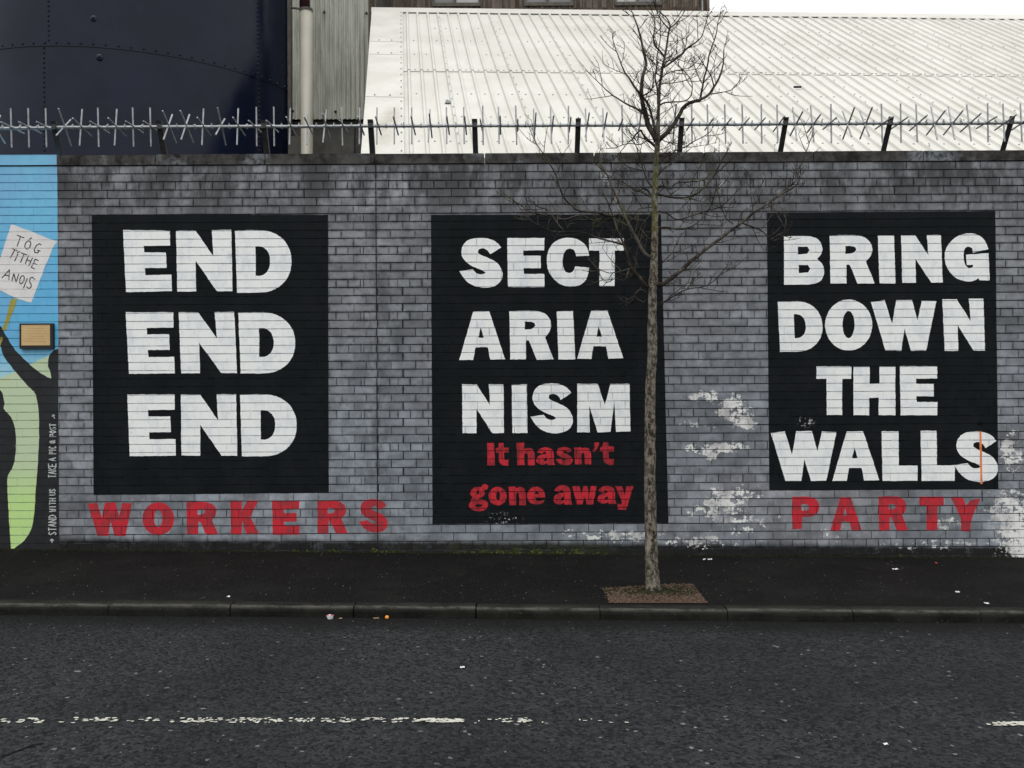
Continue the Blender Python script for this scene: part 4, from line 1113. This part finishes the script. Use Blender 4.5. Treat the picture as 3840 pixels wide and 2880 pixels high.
# scars on the bark
for (x, y) in ((2434, 1600), (2452, 2150), (2437, 1474), (2431, 2128)):
    b2 = MB(); dome(b2, P(x, y, TD - rad[0] * .62), Vector((0, -1, .1)), .013, .006, 7); b2.build("knot", M['dark'], trunk_o)
br = [
 (A1,[(1245,1170),(1225,1120),(1180,1050),(1155,960),(1130,860),(1118,780),(1120,700),(1135,610),(1155,540),(1150,480),(1125,380),(1110,300),(1085,220),(1060,150),(1045,110)],17,3),
 (A1,[(1118,790),(1060,720),(1020,650),(980,600),(950,530),(920,450),(900,390),(885,340)],7,2),
 (A1,[(1150,960),(1090,910),(1030,880),(960,840),(880,790),(820,740),(745,665)],6,2),
 (A1,[(1240,1110),(1220,1030),(1200,950),(1180,880),(1150,830),(1120,790)],8,5),
 (A1,[(1262,1160),(1340,1090),(1400,1010),(1440,940),(1470,885),(1530,850),(1620,820),(1680,780),(1720,720),(1760,650),(1785,580),(1800,500),(1800,410)],14,3),
 (A1,[(1610,810),(1625,720),(1640,640),(1665,550),(1680,450),(1710,370),(1740,270),(1750,190)],6,2.4),
 (A1,[(1720,720),(1700,640),(1650,560),(1610,500)],4,1.6),(A1,[(1620,690),(1580,610),(1550,530)],3.4,1.6),
 (A1,[(1690,780),(1760,770),(1830,755),(1865,745)],3.2,1.5),
 (A1,[(1305,560),(1360,520),(1440,460),(1500,400),(1570,350),(1620,300),(1640,230),(1665,150)],6,2),
 (A1,[(1305,470),(1260,410),(1225,370),(1220,290),(1230,200),(1220,120)],6,2),
 (A1,[(1262,880),(1310,850),(1400,845),(1480,835),(1530,790),(1540,700),(1500,620),(1440,560)],4.4,1.8),
 (A1,[(1275,690),(1350,690),(1430,680),(1500,660)],3,1.5),(A1,[(1345,240),(1300,190),(1260,130),(1240,80)],4,2),
 (A1,[(1345,240),(1400,200),(1440,150),(1465,110)],3.5,1.8),
 (A1,[(1255,860),(1250,740),(1230,650),(1245,540),(1250,450),(1270,350),(1275,200),(1270,120)],5.5,2),
 (A1,[(1118,800),(1190,760),(1215,690),(1215,600),(1190,520)],4.5,2),
 (A1,[(1240,1220),(1170,1160),(1130,1110),(1110,1080),(1060,1130),(1030,1170)],8,3.4),
 (A1,[(1290,640),(1350,600),(1430,580),(1500,570)],3.4,1.6),(A1,[(1300,520),(1400,480),(1470,420),(1490,350)],3.2,1.6),
 (A1,[(1265,760),(1310,800),(1340,790)],3,1.5),(A1,[(1270,820),(1240,780),(1190,800)],3,1.5),
 (A1,[(1258,1290),(1340,1290),(1400,1250),(1480,1220),(1560,1170),(1640,1130),(1700,1080)],5,1.8),
 (A1,[(1240,1480),(1300,1400),(1380,1350),(1450,1320)],5,1.8),
 (A1,[(1250,1560),(1300,1540),(1360,1570),(1400,1520),(1500,1510),(1600,1500),(1650,1480),(1700,1420),(1710,1310)],5,2),
 (A1,[(1258,1610),(1380,1640),(1500,1635),(1600,1590),(1700,1490),(1770,1360),(1820,1270)],6,2),
 (A1,[(1220,1570),(1170,1500),(1130,1400),(1100,1300),(1070,1200),(1040,1150)],5,2),
 (A1,[(1235,1430),(1180,1420),(1100,1410),(1000,1380)],3.2,1.4),
 (A1,[(1225,1660),(1150,1560),(1080,1590),(980,1520),(900,1480),(820,1440)],4,1.8),
 (A1,[(1170,1160),(1100,1200),(1000,1190),(900,1230)],3,1.4),
 (A1,[(1255,1130),(1310,1170),(1400,1190),(1440,1200)],3,1.5),
 (B1,[(1195,480),(1150,445),(1120,400),(1060,290),(1010,190),(970,110),(930,20),(905,-40),(870,-110),(850,-180),(820,-230),(780,-290),(760,-340)],10,3.6),
 (B1,[(1172,730),(1110,650),(1040,570),(1000,460),(970,370),(930,270),(900,190),(870,100),(840,20),(800,-60),(790,-160)],9,2.4),
 (B1,[(945,120),(890,130),(830,130),(760,105),(650,95),(580,80),(540,40),(490,0),(440,-100),(410,-200),(330,-350),(270,-430),(230,-500)],7.5,2),
 (B1,[(975,370),(880,345),(780,320),(680,285),(600,265),(480,265),(380,260),(290,220),(220,180),(160,130)],6,2),
 (B1,[(830,135),(720,170),(620,125),(500,155),(420,155),(300,125),(200,100),(110,40),(40,-10)],4,1.8),
 (B1,[(480,262),(420,190),(380,130),(330,80),(270,60)],2.6,1.4),(B1,[(600,265),(660,240),(720,190),(790,160)],2.8,1.4),
 (B1,[(1232,700),(1290,700),(1340,670),(1440,590),(1540,500),(1650,410),(1760,330),(1850,260),(1950,190),(2020,130),(2120,60),(2200,5),(2300,-60),(2390,-110),(2430,-170)],13,3.6),
 (B1,[(1950,190),(2080,240),(2140,275),(2190,320),(2220,335),(2290,300),(2340,240)],4.5,1.8),
 (B1,[(2190,325),(2290,270),(2315,230),(2318,165)],3,1.5),
 (B1,[(1238,855),(1300,850),(1360,800),(1440,730),(1500,690),(1540,680)],4.2,1.8),(B1,[(1300,850),(1400,790),(1500,740),(1650,715),(1740,650),(1820,560)],3.6,1.6),
 (B1,[(1258,230),(1340,230),(1430,245),(1530,220),(1620,150),(1690,60),(1720,-20),(1740,-100)],5,1.8),
 (B1,[(1262,95),(1330,110),(1400,160),(1480,150),(1560,120),(1680,85),(1760,60),(1830,10),(1900,-60)],4.6,1.8),
 (B1,[(1240,580),(1300,510),(1370,440),(1390,400)],3.4,1.6),(B1,[(1180,560),(1050,560),(950,590),(850,605),(760,570)],2.6,1.3),
 (B1,[(1175,650),(1000,610),(920,650),(800,665),(730,685)],2.6,1.3),(B1,[(1170,780),(1110,740),(1060,800),(1170,865)],2.6,1.5),
 (B1,[(1880,200),(1820,150),(1790,80),(1770,20),(1750,-60)],3.6,1.8),(B1,[(2030,130),(2040,60),(2030,0),(2025,-80)],3,1.5),
 (B1,[(1210,100),(1150,170),(1110,230),(1090,330)],3,1.6),(B1,[(1200,60),(1090,80),(1095,160),(1090,230)],3,1.6),
 (C1,[(150,1640),(230,1570),(320,1510),(360,1440)],4,2),(C1,[(230,1575),(320,1490),(370,1350),(420,1220),(440,1160)],3,1.5),
]
branch_paths = []
for (f, pts, w0, w1) in br:
    pp = [f(*q) for q in pts]; n = len(pp)
    L_ = sum(math.dist(pp[i], pp[i+1]) for i in range(n - 1))
    dd = rt.choice((-1, 1)) * rt.uniform(.15, .42) * L_ / F * TD
    q = []; acc = 0
    for i, (x, y) in enumerate(pp):
        if i: acc += math.dist(pp[i-1], pp[i])
        t = acc / L_; q.append((x, y, t * dd, w0 + (w1 - w0) * t))
    s_ = cr_smooth(q, 3)
    wp = [P(x + rt.uniform(-.8, .8), y + rt.uniform(-.8, .8), TD + d) for x, y, d, w_ in s_]
    rr = [max(w_ * 1.38, 3.2) / 2 / F * TD for x, y, d, w_ in s_]
    b_ = MB(); b_.tube(wp, rr, 7, jit=.06); b_.build("branch", M['branch'], tree, smooth=True)
    branch_paths.append((wp, rr, s_))
tw = MB()
def twig(p, d, L_, r, depth):
    n = 4; pts = [p]; q = p.copy(); d = d.normalized()
    for k in range(n):
        d = (d + Vector((rt.uniform(-.16, .16), rt.uniform(-.14, .14), rt.uniform(-.06, .24)))).normalized()
        q = q + d * (L_ / n); pts.append(q.copy())
        if depth and rt.random() < .62:
            sd_ = Vector((d.z * rt.choice((-1, 1)), rt.uniform(-.5, .5), abs(d.x) * .8 + .1)).normalized()
            twig(q, (d * .6 + sd_).normalized(), L_ * rt.uniform(.3, .55), r * .7, depth - 1)
        elif rt.random() < .5:
            sd_ = Vector((rt.uniform(-1, 1), rt.uniform(-1, 1), rt.uniform(-.3, 1))).normalized()
            tw.tube([q, q + sd_ * .014], [r * .9, r * .6], 3, cap=False)
    tw.tube(pts, [r * (1 - .5 * k / n) for k in range(n + 1)], 4, cap=False)
for wp, rr, s_ in branch_paths:
    acc = 0; side = 1
    for i in range(1, len(wp) - 1):
        acc += (wp[i] - wp[i-1]).length
        if acc > (.066 if wp[i].z < 3.5 else .092):
            acc = 0; side = -side if rt.random() < .8 else side
            d = (wp[i+1] - wp[i-1]).normalized()
            perp = Vector((-d.z, rt.uniform(-.7, .7), d.x)) * side * .8 + Vector((0, 0, .22))
            twig(wp[i], (d * rt.uniform(.5, 1.0) + perp).normalized(), rt.uniform(.07, .23), .0031, 1)
    d = (wp[-1] - wp[-2]).normalized()
    for k in range(2): twig(wp[-1], (d + Vector((rt.uniform(-.5, .5), rt.uniform(-.4, .4), rt.uniform(-.1, .4)))).normalized(), rt.uniform(.06, .14), .0025, 1)
for i in range(0, len(tp)):      # epicormic twigs up the leader
    if 90 < i < len(tp) - 22 and rt.random() < .75:
        sg = rt.choice((-1, 1)); twig(tp[i], Vector((sg, rt.uniform(-.8, .8), rt.uniform(.1, .9))), rt.uniform(.08, .26), .0029, 1)
tw.build("twigs", M['branch'], tree, kind='stuff')

# ================================================================ TREE PIT
pit_px = [(2275,2226),(2284,2264),(2655,2264),(2621,2222),(2601,2192),(2470,2194),(2380,2200),(2258,2207)]
pc = [onplane(x, y, gz) for x, y in pit_px]
b_ = MB(); b_.poly([(p.x, p.y, gz(p.x) + .005) for p in pc]); 
kerb_back = KY + .124
pit = b_.build("tree_pit", M['bed'], None, kind='structure')
pb_ = MB(); rp = random.Random(8)
xmin, xmax = min(p.x for p in pc), max(p.x for p in pc); ymin, ymax = min(p.y for p in pc), max(p.y for p in pc)
def inside(x, y):
    c = False
    for i in range(len(pc)):
        a, q = pc[i-1], pc[i]
        if (a.y > y) != (q.y > y) and x < (q.x - a.x) * (y - a.y) / (q.y - a.y) + a.x: c = not c
    return c
def pebble(b, x, y, z, r, flatn=.6):
    i = len(b.v); k = [rp.uniform(.7, 1.2) for _ in range(6)]
    a = rp.uniform(0, 6.28); ca, sa = math.cos(a), math.sin(a)
    for (u, v, w_), q in zip(((1,0,0),(0,1,0),(-1,0,0),(0,-1,0),(0,0,1),(0,0,-1)), k):
        b.v.append((x + (u*ca - v*sa) * r * q, y + (u*sa + v*ca) * r * q, z + w_ * r * flatn * q))
    for j in range(4): b.f.append((i+j, i+(j+1) % 4, i+4)); b.f.append((i+(j+1) % 4, i+j, i+5))
base = onplane(2449, 2215, gz)
for _ in range(1500):
    x, y = rp.uniform(xmin - .05, xmax + .05), rp.uniform(ymin, ymax + .04)
    if (inside(x, y) or (inside(x, y - .02) or inside(x + .02, y)) and rp.random() < .5) and y > kerb_back: pebble(pb_, x, y, gz(x) + .006, rp.uniform(.003, .008))
pb_.build("loose_gravel", M['gravel'], pit, kind='stuff')
mo = MB()
for _ in range(1500):
    a = rp.uniform(0, 6.28); r = rp.gauss(0, .22); x = base.x + math.cos(a) * r * 1.35 + .03; y = base.y + math.sin(a) * r * .55 - .02
    if inside(x, y) and y > kerb_back: pebble(mo, x, y, gz(x) + .006, rp.uniform(.005, .014), .5)
mo.build("moss", M['moss'], pit, kind='stuff')

# ================================================================ ROAD MARKING, CRACKS, GRIT
rm = MB(); rl = random.Random(4)
def fleck(b, c, rx, ry, z, n=7):
    a0 = rl.uniform(0, 6.28); pts = []
    for k in range(n):
        a = a0 + 2 * math.pi * k / n; q = rl.uniform(.55, 1.15); pts.append((c[0] + rx * q * math.cos(a), c[1] + ry * q * math.sin(a)))
    b.poly([(x, y, z(x)) for x, y in pts])
segs_ = [(-500,30,.6,2705),(60,155,.8,2705),(180,240,.2,2707),(275,440,.9,2701),(470,490,.4,2703),(515,530,.4,2703),(545,645,1,2702),(665,990,.9,2703),(1005,1055,.9,2703),(1080,1175,.9,2704),(1200,1245,.6,2704),(1268,1430,.9,2702),(1462,1570,.6,2703),(1588,1730,1.5,2704),(1755,1860,.35,2705),(1870,1985,1.3,2703),(2020,2035,.4,2705),(2122,2240,.45,2706),(2250,2330,.1,2708),(3728,4700,1.8,2716),(3660,3720,.15,2718)]
lay = 0
for (a, c, dens, yy) in segs_:
    px = a
    while px < c:
        px += 7 / max(dens, .12) * rl.uniform(.6, 1.5)
        if dens < 1.4 and rl.random() < .25: continue
        k = 2 if dens > .5 else 1
        for _ in range(k):
            y = yy + rl.uniform(-9, 9) * (1 if dens < 1.5 else .75) + (px - a) * .003
            p = onplane(px, y, rz); lay = (lay + 1) % 40
            fleck(rm, (p.x, p.y), rl.uniform(.005, .018) * (1.3 if dens > 1.4 else 1), rl.uniform(.004, .011), lambda x, l=lay: rz(x) + .004 + l * .00003)
rm.build("road_marking", M['line'], None, kind='structure')
gr = MB()
for _ in range(420):
    p = onplane(rl.uniform(-300, 4100), 2330 + 520 * rl.random() ** 1.3, rz); pebble(gr, p.x, p.y, rz(p.x) + .002, rl.choice((.002, .003, .004, .005, .008)), .4)
gr.build("road_grit", M['grit'], None, kind='stuff')
gr = MB()
for _ in range(700):
    y = rl.uniform(2075, 2255); p = onplane(rl.uniform(-200, 4000), y, gz)
    if p.y < KY + .13 or p.y > -.02 or (inside(p.x, p.y)): continue
    pebble(gr, p.x, p.y, gz(p.x) + .002, rl.choice((.002, .0025, .003, .004, .006)), .4)
gr.build("pavement_grit", M['grit'], None, kind='stuff')
ck = MB()
pts = [(0, 2845), (40, 2828), (75, 2815), (118, 2798), (160, 2790)]
for i in range(len(pts) - 1):
    a, c = onplane(*pts[i], rz), onplane(*pts[i+1], rz); d = Vector((c.x-a.x, c.y-a.y, 0)).normalized(); nrm2 = Vector((-d.y, d.x, 0)) * .005
    ck.poly([(q.x, q.y, rz(q.x) + .004) for q in (a - nrm2, c - nrm2, c + nrm2, a + nrm2)])
ck.build("road_crack", M['crack'], None, kind='structure')

# grime and moss strip at the foot of the wall
ms = MB()
for _ in range(3600):
    px = rl.uniform(-600, 4400); x = W(px, 2060)[0]
    d = abs(rl.gauss(0, .035)); y = -.008 - d; pebble(ms, x, y, gz(x) + .001, rl.uniform(.004, .012) * (1.3 if 1700 < px < 2300 else 1), .55)
ms.build("moss", M['moss'], None, kind='stuff')
def weed(px, size, n):
    x = W(px, 2070)[0]; b = MB()
    for k in range(n):
        a = rl.uniform(0, 6.28); r = rl.uniform(0, size); c = Vector((x + math.cos(a) * r, -.035 - abs(math.sin(a)) * r * .5, gz(x) + rl.uniform(.006, size * .9)))
        l = rl.uniform(.007, .013); t = Vector((rl.uniform(-1, 1), rl.uniform(-1, .2), rl.uniform(-.2, .8))).normalized() * l
        s = t.cross(Vector((rl.uniform(-1, 1), 1, .4))).normalized() * l * .55
        b.face([b.vert(c - t), b.vert(c + s), b.vert(c + t * 1.1), b.vert(c - s)])
        b.tube([(x + rl.uniform(-.01, .01), -.035, gz(x)), c - t], [.0012, .0008], 3, cap=False)
    return b
for px, sz, n, where in [(1110,.025,10,"under the E of WORKERS"),(1262,.03,14,"under the second R of WORKERS"),(1402,.045,26,"under the S of WORKERS"),
     (1806,.045,26,"under the g of gone"),(1866,.045,26,"under the o of gone"),(1938,.055,32,"under the n of gone"),(2012,.06,36,"under the e of gone"),
     (2104,.045,26,"under the first a of away"),(2160,.065,40,"under the w of away, tallest"),(2240,.035,16,"under the second a of away"),
     (3370,.03,12,"under the R of PARTY")]:
    weed(px, sz, n).build("weed", M['weed'], None, label="green weed at the foot of the wall " + where, category="weed", group="weeds along the foot of the wall")
lw = MB()
for _ in range(60):
    q_ = weed(rl.choice((rl.uniform(1700, 2300), rl.uniform(1700, 2300), rl.uniform(950, 1500))), .018, 4); k0 = len(lw.v); lw.v += q_.v; lw.f += [tuple(i + k0 for i in f) for f in q_.f]
lw.build("low_weeds", M['weed'], None, kind='stuff')

# ================================================================ LITTER
def litter(px, py, zf, mb, name, mat, label, cat):
    p = onplane(px, py, zf); vs = [(p.x + x, p.y + y, zf(p.x) + z) for x, y, z in mb.v]; mb.v = vs
    return mb.build(name, mat, None, label=label, category=cat)
def cup():
    b = MB(); n = 10
    r0 = [b.vert((.018*math.cos(2*math.pi*i/n), .015*math.sin(2*math.pi*i/n), .003)) for i in range(n)]
    r1 = [b.vert((.026*math.cos(2*math.pi*i/n), .02*math.sin(2*math.pi*i/n) , .026 + .003*math.cos(i*2.1))) for i in range(n)]
    for i in range(n): b.face((r0[i], r0[(i+1) % n], r1[(i+1) % n], r1[i]))
    b.face(r0[::-1]); return b
c_ = litter(1238, 2322, rz, cup(), "plastic_tub", M['litter'], "small crumpled white tub in the gutter below the kerb", "tub")
p = onplane(1238, 2322, rz); b_ = MB(); b_.tube([(p.x - .026, p.y - .004, rz(p.x) + .027), (p.x, p.y - .018, rz(p.x) + .028), (p.x + .027, p.y - .002, rz(p.x) + .0295)], [.0022] * 3, 5); b_.build("rim", M['redink'], c_)
def blob(sx, sy, sz, n=8, m=5, seed=1):
    q = random.Random(seed); b = MB(); rings = []
    for j in range(m + 1):
        t = math.pi * j / m; rings.append([b.vert((sx*math.sin(t)*math.cos(2*math.pi*i/n)*q.uniform(.8, 1.1), sy*math.sin(t)*math.sin(2*math.pi*i/n)*q.uniform(.8, 1.1), sz*(1-math.cos(t))*q.uniform(.93, 1.05)/1.0)) for i in range(n)])
    for j in range(m):
        for i in range(n): b.face((rings[j+1][i], rings[j+1][(i+1) % n], rings[j][(i+1) % n], rings[j][i]))
    return b
q_ = blob(.015, .012, .013, seed=3); litter(1451, 2322, rz, q_, "orange_peel", M['peel'], "bright orange scrap in the gutter under the kerb", "scrap")
q_ = blob(.026, .008, .004, seed=4); litter(1411, 2320, rz, q_, "dry_leaf", M['leaf'], "pale brown leaf in the gutter just left of the orange scrap", "leaf")
q_ = blob(.014, .007, .004, seed=5); litter(1277, 2321, rz, q_, "dry_leaf", M['leaf'], "tiny brown leaf just right of the crumpled white tub", "leaf")
def strip(l, w_, h, seed):
    q = random.Random(seed); b = MB(); n = 5; t = []
    for i in range(n + 1):
        x = -l/2 + l*i/n; z = h*q.random() + .003; t += [(x, -w_/2*q.uniform(.7, 1), z), (x, w_/2*q.uniform(.7, 1), z + .002)]
    k = [b.vert(p_) for p_ in t]; k2 = [b.vert((p_[0], p_[1], p_[2] - .0015)) for p_ in t]
    for i in range(n):
        a = 2*i; b.face((k[a], k[a+2], k[a+3], k[a+1])); b.face((k2[a], k2[a+1], k2[a+3], k2[a+2])); b.face((k2[a], k2[a+2], k[a+2], k[a]))
    return b
litter(2641, 2100, gz, strip(.022, .03, .010, 1), "paper_scrap", M['litter'], "smaller left piece of white torn paper on the pavement right of the trunk", "paper scrap")
litter(2661, 2100, gz, strip(.042, .03, .008, 2), "paper_scrap", M['litter'], "longer right piece of white torn paper on the pavement right of the trunk", "paper scrap")
litter(3358, 2136, gz, strip(.05, .03, .008, 3), "paper_scrap", M['litter'], "white paper sliver on the pavement below the word PARTY", "paper scrap")
litter(3590, 2222, gz, strip(.025, .03, .006, 4), "paper_scrap", M['litter'], "white paper scrap at the far right of the pavement between wall and kerb", "paper scrap")
litter(3700, 2265, gz, strip(.028, .03, .006, 5), "paper_scrap", M['litter'], "white paper scrap close behind the kerb at the far right", "paper scrap")
litter(1734, 2506, rz, strip(.026, .018, .006, 6), "paper_scrap", M['litter'], "pale paper scrap lying in the middle of the road", "paper scrap")
litter(3321, 2793, rz, strip(.020, .014, .006, 7), "paper_scrap", M['litter'], "white scrap at the lower right of the road below the line level", "paper scrap")
litter(857, 2239, gz, strip(.02, .03, .004, 8), "paper_scrap", M['litter'], "tiny white scrap on the pavement left of the middle by the kerb", "paper scrap")
p = onplane(3512, 2113, gz); litter(3512, 2113, gz, strip(.02, .03, .004, 9), "paper_scrap", M['redink'], "small red scrap on the pavement under the last letter of PARTY", "paper scrap")
